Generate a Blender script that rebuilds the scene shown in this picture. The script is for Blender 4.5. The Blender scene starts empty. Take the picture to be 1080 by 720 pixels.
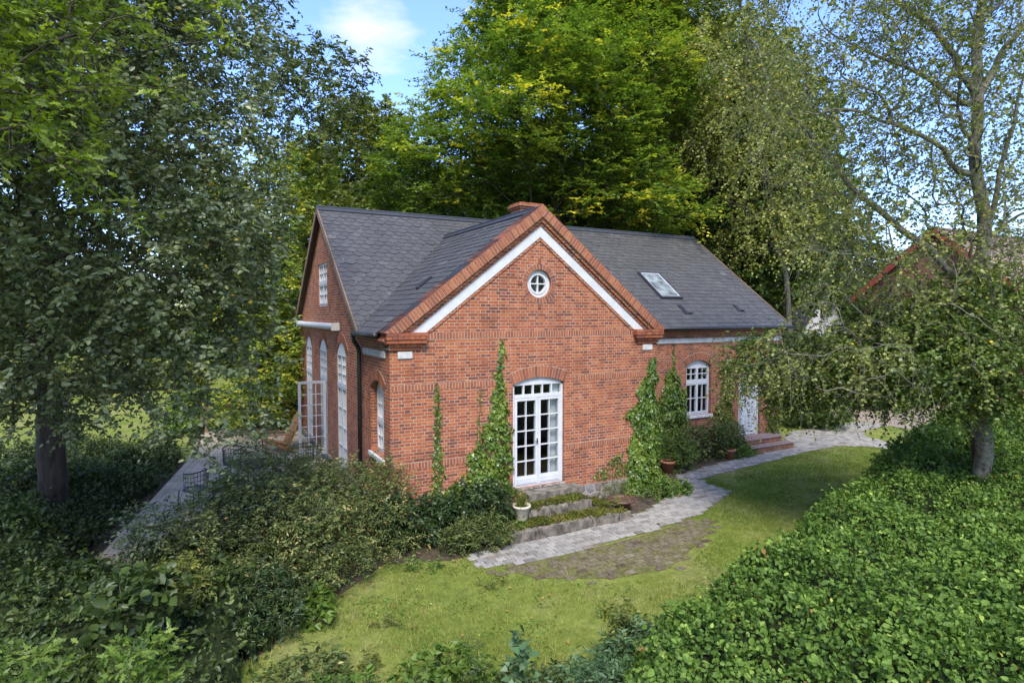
import bpy, bmesh, math, random
import numpy as np
from mathutils import Vector, Matrix
R = math.radians
rng = np.random.default_rng(7)
random.seed(7)
scn = bpy.context.scene
COL = scn.collection

# ------------------------------------------------------------------ camera
CAMP = Vector((-3.434, -11.452, 3.842)); YAW = 28.281; PITCH = -2.599; F = 631.08
cam = bpy.data.cameras.new('camera'); camo = bpy.data.objects.new('camera', cam); COL.objects.link(camo)
cam.sensor_width = 36; cam.lens = 36*F/1080; cam.clip_end = 3000; cam.clip_start = .05
camo.location = CAMP; camo.rotation_euler = (R(90+PITCH), 0, R(-YAW)); scn.camera = camo

# ------------------------------------------------------------------ world, sun, exposure
SUN_DIR = Vector((-.45, -1.0, 1.4)).normalized()        # towards the sun
w = bpy.data.worlds.new('World'); scn.world = w; w.use_nodes = True
nt = w.node_tree; nt.nodes.clear()
def N(t, ty, **k):
    n = t.nodes.new(ty)
    for a, b in k.items():
        if a.startswith('i_'):
            n.inputs[a[2:].replace('_', ' ')].default_value = b
        else: setattr(n, a, b)
    return n
out = N(nt, 'ShaderNodeOutputWorld'); bg = N(nt, 'ShaderNodeBackground'); bg.inputs[1].default_value = .15
sky = N(nt, 'ShaderNodeTexSky', sky_type='NISHITA', sun_disc=False)
sky.sun_elevation = math.asin(SUN_DIR.z); sky.sun_rotation = math.atan2(SUN_DIR.x, SUN_DIR.y)
sky.air_density = 1.0; sky.dust_density = .6; sky.ozone_density = 2.0
tc = N(nt, 'ShaderNodeTexCoord'); mp = N(nt, 'ShaderNodeMapping'); mp.inputs['Scale'].default_value = (1, 1, 2.6)
nz = N(nt, 'ShaderNodeTexNoise'); nz.inputs['Scale'].default_value = 3.1; nz.inputs['Detail'].default_value = 7; nz.inputs['Roughness'].default_value = .58
rp = N(nt, 'ShaderNodeValToRGB'); rp.color_ramp.elements[0].position = .49; rp.color_ramp.elements[1].position = .68
# more cloud towards the horizon
sx = N(nt, 'ShaderNodeSeparateXYZ'); mr = N(nt, 'ShaderNodeMapRange'); mr.inputs['From Min'].default_value = 0; mr.inputs['From Max'].default_value = .45
mr.inputs['To Min'].default_value = .13; mr.inputs['To Max'].default_value = -.02
ad = N(nt, 'ShaderNodeMath', operation='ADD')
# one small cloud over the gable end of the house
cdir = Vector((-.0, 0, 0))
def ray(u, v):
    r = (u-540)/F; up = (360-v)/F; s, c = math.sin(R(YAW)), math.cos(R(YAW)); sp, cp = math.sin(R(PITCH)), math.cos(R(PITCH))
    fw = cp-up*sp; uz = sp+up*cp
    return Vector((r*c+fw*s, -r*s+fw*c, uz))
FWD = Vector((math.sin(R(YAW))*math.cos(R(PITCH)), math.cos(R(YAW))*math.cos(R(PITCH)), math.sin(R(PITCH))))
def at(u, v, d):
    return CAMP + ray(u, v)*d/ray(u, v).dot(FWD)
vs = N(nt, 'ShaderNodeVectorMath', operation='DISTANCE'); vs.inputs[1].default_value = ray(372, 40).normalized()
nrm = N(nt, 'ShaderNodeVectorMath', operation='NORMALIZE')
m2 = N(nt, 'ShaderNodeMapRange'); m2.inputs['From Min'].default_value = 0; m2.inputs['From Max'].default_value = .11; m2.inputs['To Min'].default_value = .17; m2.inputs['To Max'].default_value = -.12
ad2 = N(nt, 'ShaderNodeMath', operation='ADD')
# extra white cloud added out of view behind the camera to whiten ambient light
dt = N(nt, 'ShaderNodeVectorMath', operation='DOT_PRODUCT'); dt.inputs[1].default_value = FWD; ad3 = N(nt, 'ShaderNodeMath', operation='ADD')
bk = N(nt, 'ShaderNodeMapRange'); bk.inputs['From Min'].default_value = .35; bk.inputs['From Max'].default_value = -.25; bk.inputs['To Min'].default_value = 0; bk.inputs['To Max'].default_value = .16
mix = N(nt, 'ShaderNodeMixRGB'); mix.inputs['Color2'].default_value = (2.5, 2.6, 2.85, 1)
tint = N(nt, 'ShaderNodeMixRGB', blend_type='MULTIPLY'); tint.inputs['Fac'].default_value = 1; tint.inputs['Color2'].default_value = (.74, .82, 1.08, 1)
L = nt.links.new
L(tc.outputs['Generated'], nrm.inputs[0]); L(nrm.outputs[0], mp.inputs[0]); L(mp.outputs[0], nz.inputs['Vector']); L(nrm.outputs[0], sx.inputs[0]); L(sx.outputs[2], mr.inputs[0])
L(nrm.outputs[0], vs.inputs[0]); L(vs.outputs['Value'], m2.inputs[0])
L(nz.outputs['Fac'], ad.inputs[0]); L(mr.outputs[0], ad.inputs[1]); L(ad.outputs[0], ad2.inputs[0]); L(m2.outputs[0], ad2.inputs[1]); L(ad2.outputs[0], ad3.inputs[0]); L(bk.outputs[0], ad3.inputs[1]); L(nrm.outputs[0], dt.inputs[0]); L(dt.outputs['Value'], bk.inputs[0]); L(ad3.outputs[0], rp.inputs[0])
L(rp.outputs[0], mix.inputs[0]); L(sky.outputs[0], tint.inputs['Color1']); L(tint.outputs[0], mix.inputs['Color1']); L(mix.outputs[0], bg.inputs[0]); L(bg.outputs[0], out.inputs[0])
sl = bpy.data.lights.new('sun', 'SUN'); sl.energy = 2.0; sl.angle = R(18); sl.color = (1, .95, .87)
so = bpy.data.objects.new('sun', sl); COL.objects.link(so); so.rotation_euler = SUN_DIR.to_track_quat('Z', 'Y').to_euler(); so.location = (0, -20, 30)
vsn = scn.view_settings
scn.display_settings.display_device = 'sRGB'
vsn.view_transform = 'Standard'; vsn.look = 'None'; vsn.exposure = 1.6; vsn.gamma = 1; vsn.use_curve_mapping = False
scn.cycles.max_bounces = 7; scn.cycles.transparent_max_bounces = 10; scn.cycles.diffuse_bounces = 4

# ------------------------------------------------------------------ materials
def mat(name):
    m = bpy.data.materials.new(name); m.use_nodes = True; t = m.node_tree; t.nodes.clear()
    o = N(t, 'ShaderNodeOutputMaterial'); b = N(t, 'ShaderNodeBsdfPrincipled'); t.links.new(b.outputs[0], o.inputs[0])
    return m, t, b
def ramp(t, els, fac=None):
    r = N(t, 'ShaderNodeValToRGB'); e = r.color_ramp.elements
    while len(e) < len(els): e.new(.5)
    for k, (p, c) in enumerate(els): e[k].position = p; e[k].color = (*c, 1)
    if fac is not None: t.links.new(fac, r.inputs[0])
    return r
def noise(t, scale, detail=4, vec=None, rough=.55):
    n = N(t, 'ShaderNodeTexNoise'); n.inputs['Scale'].default_value = scale; n.inputs['Detail'].default_value = detail; n.inputs['Roughness'].default_value = rough
    if vec is None:
        g = N(t, 'ShaderNodeNewGeometry'); vec = g.outputs['Position']
    t.links.new(vec, n.inputs['Vector']); return n
def mixc(t, a, b, fac, mode='MIX'):
    m = N(t, 'ShaderNodeMixRGB', blend_type=mode)
    for s, v in ((0, fac), (1, a), (2, b)):
        if isinstance(v, (int, float)): m.inputs[s].default_value = v
        elif isinstance(v, tuple): m.inputs[s].default_value = (*v, 1)
        else: t.links.new(v, m.inputs[s])
    return m.outputs[0]
def bump(t, b, h, dist=.01, s=1):
    n = N(t, 'ShaderNodeBump'); n.inputs['Distance'].default_value = dist; n.inputs['Strength'].default_value = s
    t.links.new(h, n.inputs['Height']); t.links.new(n.outputs[0], b.inputs['Normal'])
def plain(name, col, rough=.6, var=.15, scale=6, metal=0, bmp=0, spec=.5):
    m, t, b = mat(name)
    n = noise(t, scale, 5)
    dk = tuple(c*(1-var) for c in col); lt = tuple(min(1, c*(1+var)) for c in col)
    r = ramp(t, [(.3, dk), (.7, lt)], n.outputs['Fac']); t.links.new(r.outputs[0], b.inputs['Base Color'])
    b.inputs['Roughness'].default_value = rough; b.inputs['Metallic'].default_value = metal; b.inputs['Specular IOR Level'].default_value = spec
    if bmp: bump(t, b, n.outputs['Fac'], bmp)
    return m
BR = [(0, (.145, .055, .038)), (.16, (.20, .066, .039)), (.36, (.28, .079, .036)), (.7, (.34, .100, .041)), (1, (.40, .138, .054))]
def brick_mat():
    m, t, b = mat('red_brick')
    uv = N(t, 'ShaderNodeTexCoord')
    wb = noise(t, 9, 2, uv.outputs['UV']); 
    va = N(t, 'ShaderNodeVectorMath', operation='MULTIPLY_ADD'); va.inputs[1].default_value = (.007, .007, .007)
    t.links.new(wb.outputs['Color'], va.inputs[0]); t.links.new(uv.outputs['UV'], va.inputs[2])
    k = N(t, 'ShaderNodeTexBrick'); k.offset = .5; k.squash = .5; k.squash_frequency = 2
    k.inputs['Color1'].default_value = (0, 0, 0, 1); k.inputs['Color2'].default_value = (1, 1, 1, 1); k.inputs['Mortar'].default_value = (.5, .5, .5, 1)
    k.inputs['Scale'].default_value = 1; k.inputs['Mortar Size'].default_value = .0075; k.inputs['Mortar Smooth'].default_value = .25
    k.inputs['Brick Width'].default_value = .24; k.inputs['Row Height'].default_value = .0667; k.inputs['Bias'].default_value = .0
    t.links.new(va.outputs[0], k.inputs['Vector'])
    big = noise(t, .8, 3); 
    f = N(t, 'ShaderNodeMath', operation='MULTIPLY_ADD'); f.inputs[1].default_value = .55; t.links.new(big.outputs['Fac'], f.inputs[0])
    s = N(t, 'ShaderNodeMath', operation='MULTIPLY'); s.inputs[1].default_value = .95
    t.links.new(k.outputs['Color'], s.inputs[0])
    f2 = N(t, 'ShaderNodeMath', operation='SUBTRACT'); f2.inputs[1].default_value = .24
    t.links.new(s.outputs[0], f.inputs[2]); t.links.new(f.outputs[0], f2.inputs[0])
    r = ramp(t, BR, f2.outputs[0])
    fine = noise(t, 45, 4); fr = ramp(t, [(.3, (.78, .78, .78)), (.7, (1.15, 1.12, 1.1))], fine.outputs['Fac'])
    c = mixc(t, r.outputs[0], fr.outputs[0], 1.0, 'MULTIPLY')
    mo = noise(t, 5, 5); mr_ = ramp(t, [(.3, (.28, .20, .145)), (.7, (.46, .36, .28))], mo.outputs['Fac'])
    c = mixc(t, c, mr_.outputs[0], k.outputs['Fac'])
    # weathering: paler lime bloom and dark streak patches on the wall itself
    we = noise(t, 1.7, 6, None, .65); wr = ramp(t, [(.3, (.74, .70, .70)), (.52, (1, 1, 1)), (.75, (1.1, 1.12, 1.14))], we.outputs['Fac'])
    c = mixc(t, c, wr.outputs[0], 1.0, 'MULTIPLY')
    gp_ = N(t, 'ShaderNodeNewGeometry'); sz = N(t, 'ShaderNodeSeparateXYZ'); t.links.new(gp_.outputs['Position'], sz.inputs[0])
    st_ = noise(t, 2.3, 7, None, .7); sm = N(t, 'ShaderNodeMath', operation='MULTIPLY_ADD'); sm.inputs[1].default_value = 2.6; sm.inputs[2].default_value = -1.3; t.links.new(st_.outputs['Fac'], sm.inputs[0])
    sa = N(t, 'ShaderNodeMath', operation='SUBTRACT'); t.links.new(sm.outputs[0], sa.inputs[0]); t.links.new(sz.outputs[2], sa.inputs[1]); sr_ = ramp(t, [(.0, (0, 0, 0)), (.5, (1, 1, 1))], sa.outputs[0])
    sf = N(t, 'ShaderNodeMath', operation='MULTIPLY'); sf.inputs[1].default_value = .5; t.links.new(sr_.outputs[0], sf.inputs[0]); c = mixc(t, c, (.10, .085, .05), sf.outputs[0])
    t.links.new(c, b.inputs['Base Color']); b.inputs['Roughness'].default_value = .9; b.inputs['Specular IOR Level'].default_value = .2
    inv = N(t, 'ShaderNodeMath', operation='MULTIPLY_ADD'); inv.inputs[1].default_value = -1.0; t.links.new(k.outputs['Fac'], inv.inputs[0])
    fm = N(t, 'ShaderNodeMath', operation='MULTIPLY'); fm.inputs[1].default_value = .35; t.links.new(fine.outputs['Fac'], fm.inputs[0]); t.links.new(fm.outputs[0], inv.inputs[2])
    bump(t, b, inv.outputs[0], .006, .9)
    return m
def rnd_mat(name, els, rough=.85, nscale=30, spec=.3, bmp=.003, nvar=.25):
    m, t, b = mat(name); a = N(t, 'ShaderNodeAttribute', attribute_name='rnd')
    r = ramp(t, els, a.outputs['Fac']); fine = noise(t, nscale, 4)
    fr = ramp(t, [(.3, (1-nvar,)*3), (.7, (1+nvar,)*3)], fine.outputs['Fac'])
    t.links.new(mixc(t, r.outputs[0], fr.outputs[0], 1.0, 'MULTIPLY'), b.inputs['Base Color'])
    b.inputs['Roughness'].default_value = rough; b.inputs['Specular IOR Level'].default_value = spec
    if bmp: bump(t, b, fine.outputs['Fac'], bmp)
    return m
M = {}
M['brick'] = brick_mat()
M['unit'] = rnd_mat('moulded_brick', [(p_, (c_[0]*.86, c_[1]*.97, c_[2]*1.1)) for p_, c_ in BR])
M['mortar'] = plain('mortar', (.36, .28, .215), .95, .2, 12)
def slate_mat():
    m, t, b = mat('slate'); a = N(t, 'ShaderNodeAttribute', attribute_name='rnd')
    r = ramp(t, [(0, (.055, .053, .052)), (.5, (.069, .067, .065)), (.85, (.082, .080, .077)), (1, (.12, .117, .11))], a.outputs['Fac'])
    fine = noise(t, 14, 6, None, .7); fr = ramp(t, [(.3, (.7, .7, .72)), (.72, (1.3, 1.28, 1.25))], fine.outputs['Fac'])
    c = mixc(t, r.outputs[0], fr.outputs[0], 1.0, 'MULTIPLY')
    big = noise(t, 1.1, 7, None, .7); br = ramp(t, [(.55, (0, 0, 0)), (.75, (1, 1, 1))], big.outputs['Fac'])
    f = N(t, 'ShaderNodeMath', operation='MULTIPLY'); f.inputs[1].default_value = .4; t.links.new(br.outputs[0], f.inputs[0])
    c = mixc(t, c, (.125, .125, .095), f.outputs[0])
    v = N(t, 'ShaderNodeTexVoronoi', feature='F1'); v.inputs['Scale'].default_value = 2.6; g = N(t, 'ShaderNodeNewGeometry'); t.links.new(g.outputs['Position'], v.inputs['Vector'])
    vr = ramp(t, [(0, (1, 1, 1)), (.035, (1, 1, 1)), (.06, (0, 0, 0))], v.outputs['Distance'])
    c = mixc(t, c, (.26, .27, .25), vr.outputs[0])
    t.links.new(c, b.inputs['Base Color'])
    b.inputs['Roughness'].default_value = .52; b.inputs['Specular IOR Level'].default_value = .45; bump(t, b, fine.outputs['Fac'], .004)
    return m
M['slate'] = slate_mat()
M['ridge'] = plain('ridge_metal', (.035, .038, .046), .5, .2, 8)
M['white'] = plain('white_paint', (.53, .54, .55), .45, .08, 5)
M['whitewash'] = plain('whitewashed_plaster', (.48, .48, .46), .8, .22, 5, bmp=.003)
M['black'] = plain('black_metal', (.018, .018, .02), .45, .3, 20)
M['wood_dark'] = plain('dark_wood', (.075, .045, .03), .8, .3, 12)
M['inside'] = plain('interior_plaster', (.32, .30, .27), .9, .1, 3)
M['floor_in'] = plain('interior_floor', (.12, .08, .05), .6, .2, 5)
M['curtain'] = plain('curtain', (.8, .82, .80), .9, .1, 4)
def glass_mat():
    m, t, b = mat('window_glass'); o = [n for n in t.nodes if n.type == 'OUTPUT_MATERIAL'][0]
    tr = N(t, 'ShaderNodeBsdfTransparent'); tr.inputs[0].default_value = (.80, .84, .83, 1)
    g = N(t, 'ShaderNodeBsdfGlossy'); g.inputs['Roughness'].default_value = .02; g.inputs[0].default_value = (1, 1, 1, 1)
    fr = N(t, 'ShaderNodeFresnel'); fr.inputs[0].default_value = 1.55
    f = N(t, 'ShaderNodeMath', operation='MULTIPLY_ADD'); f.inputs[1].default_value = .55; f.inputs[2].default_value = .02; t.links.new(fr.outputs[0], f.inputs[0])
    mx = N(t, 'ShaderNodeMixShader'); t.links.new(f.outputs[0], mx.inputs[0]); t.links.new(tr.outputs[0], mx.inputs[1]); t.links.new(g.outputs[0], mx.inputs[2]); t.links.new(mx.outputs[0], o.inputs[0])
    nn = noise(t, 1.4, 1); bb = N(t, 'ShaderNodeBump'); bb.inputs['Distance'].default_value = .03; t.links.new(nn.outputs['Fac'], bb.inputs['Height']); t.links.new(bb.outputs[0], g.inputs['Normal'])
    return m
M['glass'] = glass_mat()
def stone_mat():
    m, t, b = mat('field_stone'); g = N(t, 'ShaderNodeNewGeometry')
    wn = noise(t, 3, 2); vm = N(t, 'ShaderNodeVectorMath', operation='MULTIPLY_ADD'); vm.inputs[1].default_value = (.18,)*3; t.links.new(wn.outputs['Color'], vm.inputs[0]); t.links.new(g.outputs['Position'], vm.inputs[2])
    v = N(t, 'ShaderNodeTexVoronoi', feature='DISTANCE_TO_EDGE'); v.inputs['Scale'].default_value = 4.2; t.links.new(vm.outputs[0], v.inputs['Vector'])
    vc = N(t, 'ShaderNodeTexVoronoi'); vc.inputs['Scale'].default_value = 4.2; t.links.new(vm.outputs[0], vc.inputs['Vector'])
    sp = N(t, 'ShaderNodeSeparateColor'); t.links.new(vc.outputs['Color'], sp.inputs[0])
    r = ramp(t, [(0, (.12, .11, .10)), (.4, (.22, .17, .14)), (.7, (.27, .25, .23)), (1, (.16, .16, .17))], sp.outputs[0])
    e = ramp(t, [(.02, (1, 1, 1)), (.07, (0, 0, 0))], v.outputs['Distance'])
    fn = noise(t, 22, 5); fr = ramp(t, [(.3, (.7,)*3), (.7, (1.25,)*3)], fn.outputs['Fac'])
    c = mixc(t, r.outputs[0], fr.outputs[0], 1.0, 'MULTIPLY'); c = mixc(t, c, (.33, .30, .26), e.outputs[0])
    t.links.new(c, b.inputs['Base Color']); b.inputs['Roughness'].default_value = .9; bump(t, b, v.outputs['Distance'], .08, .8)
    return m
M['stone'] = stone_mat()
def wood_mat(name, a, c_, sc=(3, 40, 40)):
    m, t, b = mat(name); tc_ = N(t, 'ShaderNodeTexCoord'); mp_ = N(t, 'ShaderNodeMapping'); mp_.inputs['Scale'].default_value = sc
    t.links.new(tc_.outputs['Object'], mp_.inputs[0]); n = noise(t, 1, 6, mp_.outputs[0], .65)
    r = ramp(t, [(.3, a), (.7, c_)], n.outputs['Fac'])
    n2 = noise(t, 1.3, 4); r2 = ramp(t, [(.35, (.6, .66, .55)), (.6, (1.1,)*3)], n2.outputs['Fac'])
    t.links.new(mixc(t, r.outputs[0], r2.outputs[0], 1.0, 'MULTIPLY'), b.inputs['Base Color']); b.inputs['Roughness'].default_value = .8; bump(t, b, n.outputs['Fac'], .002)
    return m
M['deck'] = wood_mat('weathered_decking', (.27, .21, .15), (.50, .40, .29))
M['teak'] = wood_mat('orange_teak', (.28, .125, .045), (.48, .24, .10))
M['fence_wood'] = wood_mat('brown_fence_wood', (.14, .08, .05), (.26, .17, .12))
def bark_mat(name, a, c_, sc=7, stretch=.25):
    m, t, b = mat(name); g = N(t, 'ShaderNodeNewGeometry'); mp_ = N(t, 'ShaderNodeMapping'); mp_.inputs['Scale'].default_value = (1, 1, stretch)
    t.links.new(g.outputs['Position'], mp_.inputs[0]); n = noise(t, sc, 8, mp_.outputs[0], .7)
    r = ramp(t, [(.35, a), (.65, c_)], n.outputs['Fac']); t.links.new(r.outputs[0], b.inputs['Base Color']); b.inputs['Roughness'].default_value = .95
    bump(t, b, n.outputs['Fac'], .05, .8); return m
M['bark'] = bark_mat('rough_bark', (.014, .011, .008), (.075, .058, .042), 9)
M['bark_grey'] = bark_mat('grey_bark', (.045, .04, .032), (.14, .125, .10), 6)
M['birch_bark'] = bark_mat('birch_bark', (.06, .055, .035), (.25, .235, .175), 8, 1.3)
M['stem'] = plain('green_stem', (.07, .07, .03), .8, .3, 12)

def leaf_mat(name, els, trans=.35, rough=.45, spec=.35):
    els = [(p_, (c_[0]*1.08, c_[1], c_[2]*.8)) for p_, c_ in els]
    m, t, b = mat(name); o = [n for n in t.nodes if n.type == 'OUTPUT_MATERIAL'][0]
    a = N(t, 'ShaderNodeAttribute', attribute_name='rnd'); r = ramp(t, els, a.outputs['Fac'])
    t.links.new(r.outputs[0], b.inputs['Base Color']); b.inputs['Roughness'].default_value = rough; b.inputs['Specular IOR Level'].default_value = spec
    tl = N(t, 'ShaderNodeBsdfTranslucent')
    c2 = mixc(t, r.outputs[0], (1.25, 1.35, .55), 1.0, 'MULTIPLY'); t.links.new(c2, tl.inputs[0])
    mx = N(t, 'ShaderNodeMixShader'); mx.inputs[0].default_value = trans
    t.links.new(b.outputs[0], mx.inputs[1]); t.links.new(tl.outputs[0], mx.inputs[2]); t.links.new(mx.outputs[0], o.inputs[0])
    return m
M['leaf_whitebeam'] = leaf_mat('grey_green_leaf', [(0, (.045, .068, .036)), (.4, (.10, .142, .074)), (.8, (.19, .24, .14)), (.95, (.34, .38, .27)), (1, (.42, .34, .05))], .25, .38, .5)
M['leaf_oak'] = leaf_mat('bright_oak_leaf', [(0, (.06, .10, .014)), (.5, (.135, .21, .025)), (1, (.30, .38, .05))], .45)
M['leaf_beech'] = leaf_mat('beech_leaf', [(0, (0.042, 0.0832, 0.0168)), (0.35, (0.102, 0.1792, 0.0336)), (0.64, (0.186, 0.2752, 0.054)), (0.84, (0.36, 0.4096, 0.06)), (1, (0.62, 0.576, 0.072))], .38)
M['leaf_dark'] = leaf_mat('dark_leaf', [(0, (0.035, 0.07, 0.0168)), (0.5, (0.0813, 0.14, 0.0312)), (0.9, (0.1625, 0.2375, 0.048)), (1, (0.375, 0.35, 0.048))], .3)
M['leaf_olive'] = leaf_mat('olive_leaf', [(0, (.055, .08, .018)), (.5, (.13, .165, .036)), (.85, (.23, .25, .05)), (1, (.42, .35, .05))], .35)
M['leaf_birch'] = leaf_mat('birch_leaf', [(0, (0.0616, 0.0943, 0.022)), (0.45, (0.1512, 0.1932, 0.0462)), (0.85, (0.2912, 0.322, 0.0935)), (0.955, (0.3584, 0.368, 0.099)), (0.975, (0.56, 0.391, 0.033)), (1, (0.62, 0.46, 0.033))], .32)
M['leaf_hedge'] = leaf_mat('hedge_leaf', [(0, (0.0345, 0.0732, 0.0154)), (0.35, (0.0782, 0.1525, 0.0286)), (0.65, (0.1323, 0.2318, 0.0462)), (0.88, (0.207, 0.3294, 0.0715)), (0.955, (0.322, 0.4514, 0.11)), (0.975, (0.552, 0.5612, 0.11)), (0.985, (0.276, 0.1464, 0.044)), (1, (0.23, 0.1342, 0.055))], .3, .55, .22)
M['leaf_ivy'] = leaf_mat('ivy_leaf', [(0, (0.0255, 0.0585, 0.0102)), (0.45, (0.0723, 0.1395, 0.0204)), (0.8, (0.1445, 0.225, 0.034)), (1, (0.306, 0.342, 0.0765))], .2, .4, .5)
M['leaf_ivy_dark'] = leaf_mat('dark_ivy_leaf', [(0, (.015, .036, .012)), (.6, (.035, .07, .02)), (1, (.08, .12, .035))], .15, .35, .5)
M['leaf_shrub'] = leaf_mat('mixed_shrub_leaf', [(0, (.034, .058, .018)), (.45, (.085, .125, .036)), (.78, (.17, .21, .075)), (.93, (.36, .36, .16)), (1, (.30, .15, .04))], .25)
M['leaf_under'] = leaf_mat('undergrowth_leaf', [(0, (.02, .04, .012)), (.6, (.052, .088, .024)), (1, (.13, .19, .045))], .25)
M['leaf_lime'] = leaf_mat('lime_leaf', [(0, (.05, .10, .02)), (.5, (.11, .19, .035)), (1, (.27, .36, .10))], .4)
M['leaf_blue'] = leaf_mat('blue_green_leaf', [(0, (.045, .10, .05)), (.6, (.09, .17, .085)), (1, (.19, .28, .15))], .3)
M['leaf_fall'] = leaf_mat('fallen_leaf', [(0, (.09, .05, .03)), (.5, (.20, .10, .045)), (.85, (.32, .24, .08)), (1, (.35, .07, .03))], .1)
M['grass_leaf'] = leaf_mat('grass_blade', [(0, (0.084, 0.15, 0.0252)), (0.4, (0.1418, 0.222, 0.0414)), (0.65, (0.1995, 0.27, 0.0594)), (0.82, (0.2835, 0.3, 0.108)), (1, (0.399, 0.384, 0.18))], .35, .6, .2)

# ------------------------------------------------------------------ mesh helpers
def tag(o, label=None, cat=None, group=None, kind=None):
    for k, v in (('label', label), ('category', cat), ('group', group), ('kind', kind)):
        if v: o[k] = v
    return o
def empty(name, loc=(0, 0, 0), label=None, cat=None, group=None):
    o = bpy.data.objects.new(name, None); COL.objects.link(o); o.location = loc; o.empty_display_size = .3
    bpy.context.view_layer.update()
    return tag(o, label, cat, group)
def auto_uv(me):
    uv = me.uv_layers.new(name='UVMap') if not me.uv_layers else me.uv_layers[0]
    for p in me.polygons:
        n = p.normal
        if abs(n.z) > .95: t, b = Vector((1, 0, 0)), Vector((0, 1, 0))
        elif abs(n.x) > abs(n.y) and abs(n.z) < .2: t, b = Vector((0, 1, 0)), Vector((0, 0, 1))
        elif abs(n.z) < .2: t, b = Vector((1, 0, 0)), Vector((0, 0, 1))
        else:
            t = Vector((0, 0, 1)).cross(n).normalized(); b = n.cross(t)
        for li in p.loop_indices:
            c = me.vertices[me.loops[li].vertex_index].co; uv.data[li].uv = (c.dot(t), c.dot(b))
def link(name, me, m, parent=None, smooth=False, kind=None):
    o = bpy.data.objects.new(name, me); COL.objects.link(o)
    if m is not None and not me.materials: me.materials.append(m)
    if parent is not None:
        o.parent = parent; o.matrix_parent_inverse = Matrix.Translation(-base_of(parent))
    if smooth: me.polygons.foreach_set('use_smooth', np.ones(len(me.polygons), bool))
    if kind: o['kind'] = kind
    return o
def base_of(p):
    return Vector(p.location) if p.type == 'EMPTY' else Vector((0, 0, 0))
class MB:
    """collects shapes given in WORLD coordinates, builds one mesh object"""
    def __init__(s, rnd=False): s.bm = bmesh.new(); s.l = s.bm.faces.layers.float.new('rnd') if rnd else None; s.v = 0
    def face(s, pts):
        vs_ = [s.bm.verts.new(p) for p in pts]; f = s.bm.faces.new(vs_)
        if s.l: f[s.l] = s.v
        return f
    def prism(s, poly, off):
        """poly: world points, off: extrusion vector"""
        off = Vector(off); a = [s.bm.verts.new(Vector(p)) for p in poly]; b = [s.bm.verts.new(Vector(p)+off) for p in poly]
        n = len(a); fs = [s.bm.faces.new(a), s.bm.faces.new(b[::-1])]
        for i in range(n): fs.append(s.bm.faces.new((a[(i+1) % n], a[i], b[i], b[(i+1) % n])))
        if s.l:
            for f in fs: f[s.l] = s.v
    def box(s, lo, hi):
        x0, y0, z0 = lo; x1, y1, z1 = hi
        s.prism([(x0, y0, z0), (x1, y0, z0), (x1, y1, z0), (x0, y1, z0)], (0, 0, z1-z0))
    def bar(s, a, b, w_, h, up=(0, 0, 1)):
        a, b = Vector(a), Vector(b); d = (b-a).normalized(); u = Vector(up); sd = d.cross(u)
        if sd.length < 1e-4: sd = d.cross(Vector((1, 0, 0)))
        sd.normalize(); u = sd.cross(d)
        s.prism([a+sd*w_/2+u*h/2, a-sd*w_/2+u*h/2, a-sd*w_/2-u*h/2, a+sd*w_/2-u*h/2], b-a)
    def tube(s, pts, rad, n=8, cap=True):
        pts = [Vector(p) for p in pts]; rings = []; ref = Vector((.3, .2, 1)).normalized()
        for i, p in enumerate(pts):
            d = (pts[min(i+1, len(pts)-1)]-pts[max(i-1, 0)]).normalized(); a = d.cross(ref)
            if a.length < .05: a = d.cross(Vector((1, 0, 0)))
            a.normalize(); b = d.cross(a); r = rad[i] if hasattr(rad, '__len__') else rad
            rings.append([s.bm.verts.new(p+(a*math.cos(2*math.pi*k/n)+b*math.sin(2*math.pi*k/n))*r) for k in range(n)])
        fs = []
        for i in range(len(rings)-1):
            for k in range(n): fs.append(s.bm.faces.new((rings[i][k], rings[i][(k+1) % n], rings[i+1][(k+1) % n], rings[i+1][k])))
        if cap: fs.append(s.bm.faces.new(rings[0][::-1])); fs.append(s.bm.faces.new(rings[-1]))
        if s.l:
            for f in fs: f[s.l] = s.v
    def lathe(s, c, prof, n=20):
        c = Vector(c); rings = []
        for r, z in prof: rings.append([s.bm.verts.new(c+Vector((r*math.cos(2*math.pi*k/n), r*math.sin(2*math.pi*k/n), z))) for k in range(n)])
        for i in range(len(rings)-1):
            for k in range(n): s.bm.faces.new((rings[i][k], rings[i][(k+1) % n], rings[i+1][(k+1) % n], rings[i+1][k]))
    def done(s, name, m, parent=None, smooth=False, kind=None, recalc=True, bevel=0):
        if recalc: bmesh.ops.recalc_face_normals(s.bm, faces=s.bm.faces)
        if bevel: bmesh.ops.bevel(s.bm, geom=list(s.bm.edges), offset=bevel, segments=1, affect='EDGES')
        me = bpy.data.meshes.new(name); s.bm.to_mesh(me); s.bm.free(); auto_uv(me)
        return link(name, me, m, parent, smooth, kind)
def arc_pts(u0, u1, zs, rise, n=12):
    w_ = u1-u0; Rr = (w_*w_/4+rise*rise)/(2*rise); cz = zs+rise-Rr; uc = (u0+u1)/2; a = math.asin(min(1, w_/2/Rr))
    if rise > w_/2: a = math.pi-a
    return [(uc+Rr*math.sin(t), cz+Rr*math.cos(t)) for t in np.linspace(a, -a, n)], uc, cz, Rr, a
def opening(u0, u1, z0, zs, rise):
    return [(u0, z0), (u1, z0)] + arc_pts(u0, u1, zs, rise)[0]
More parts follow.
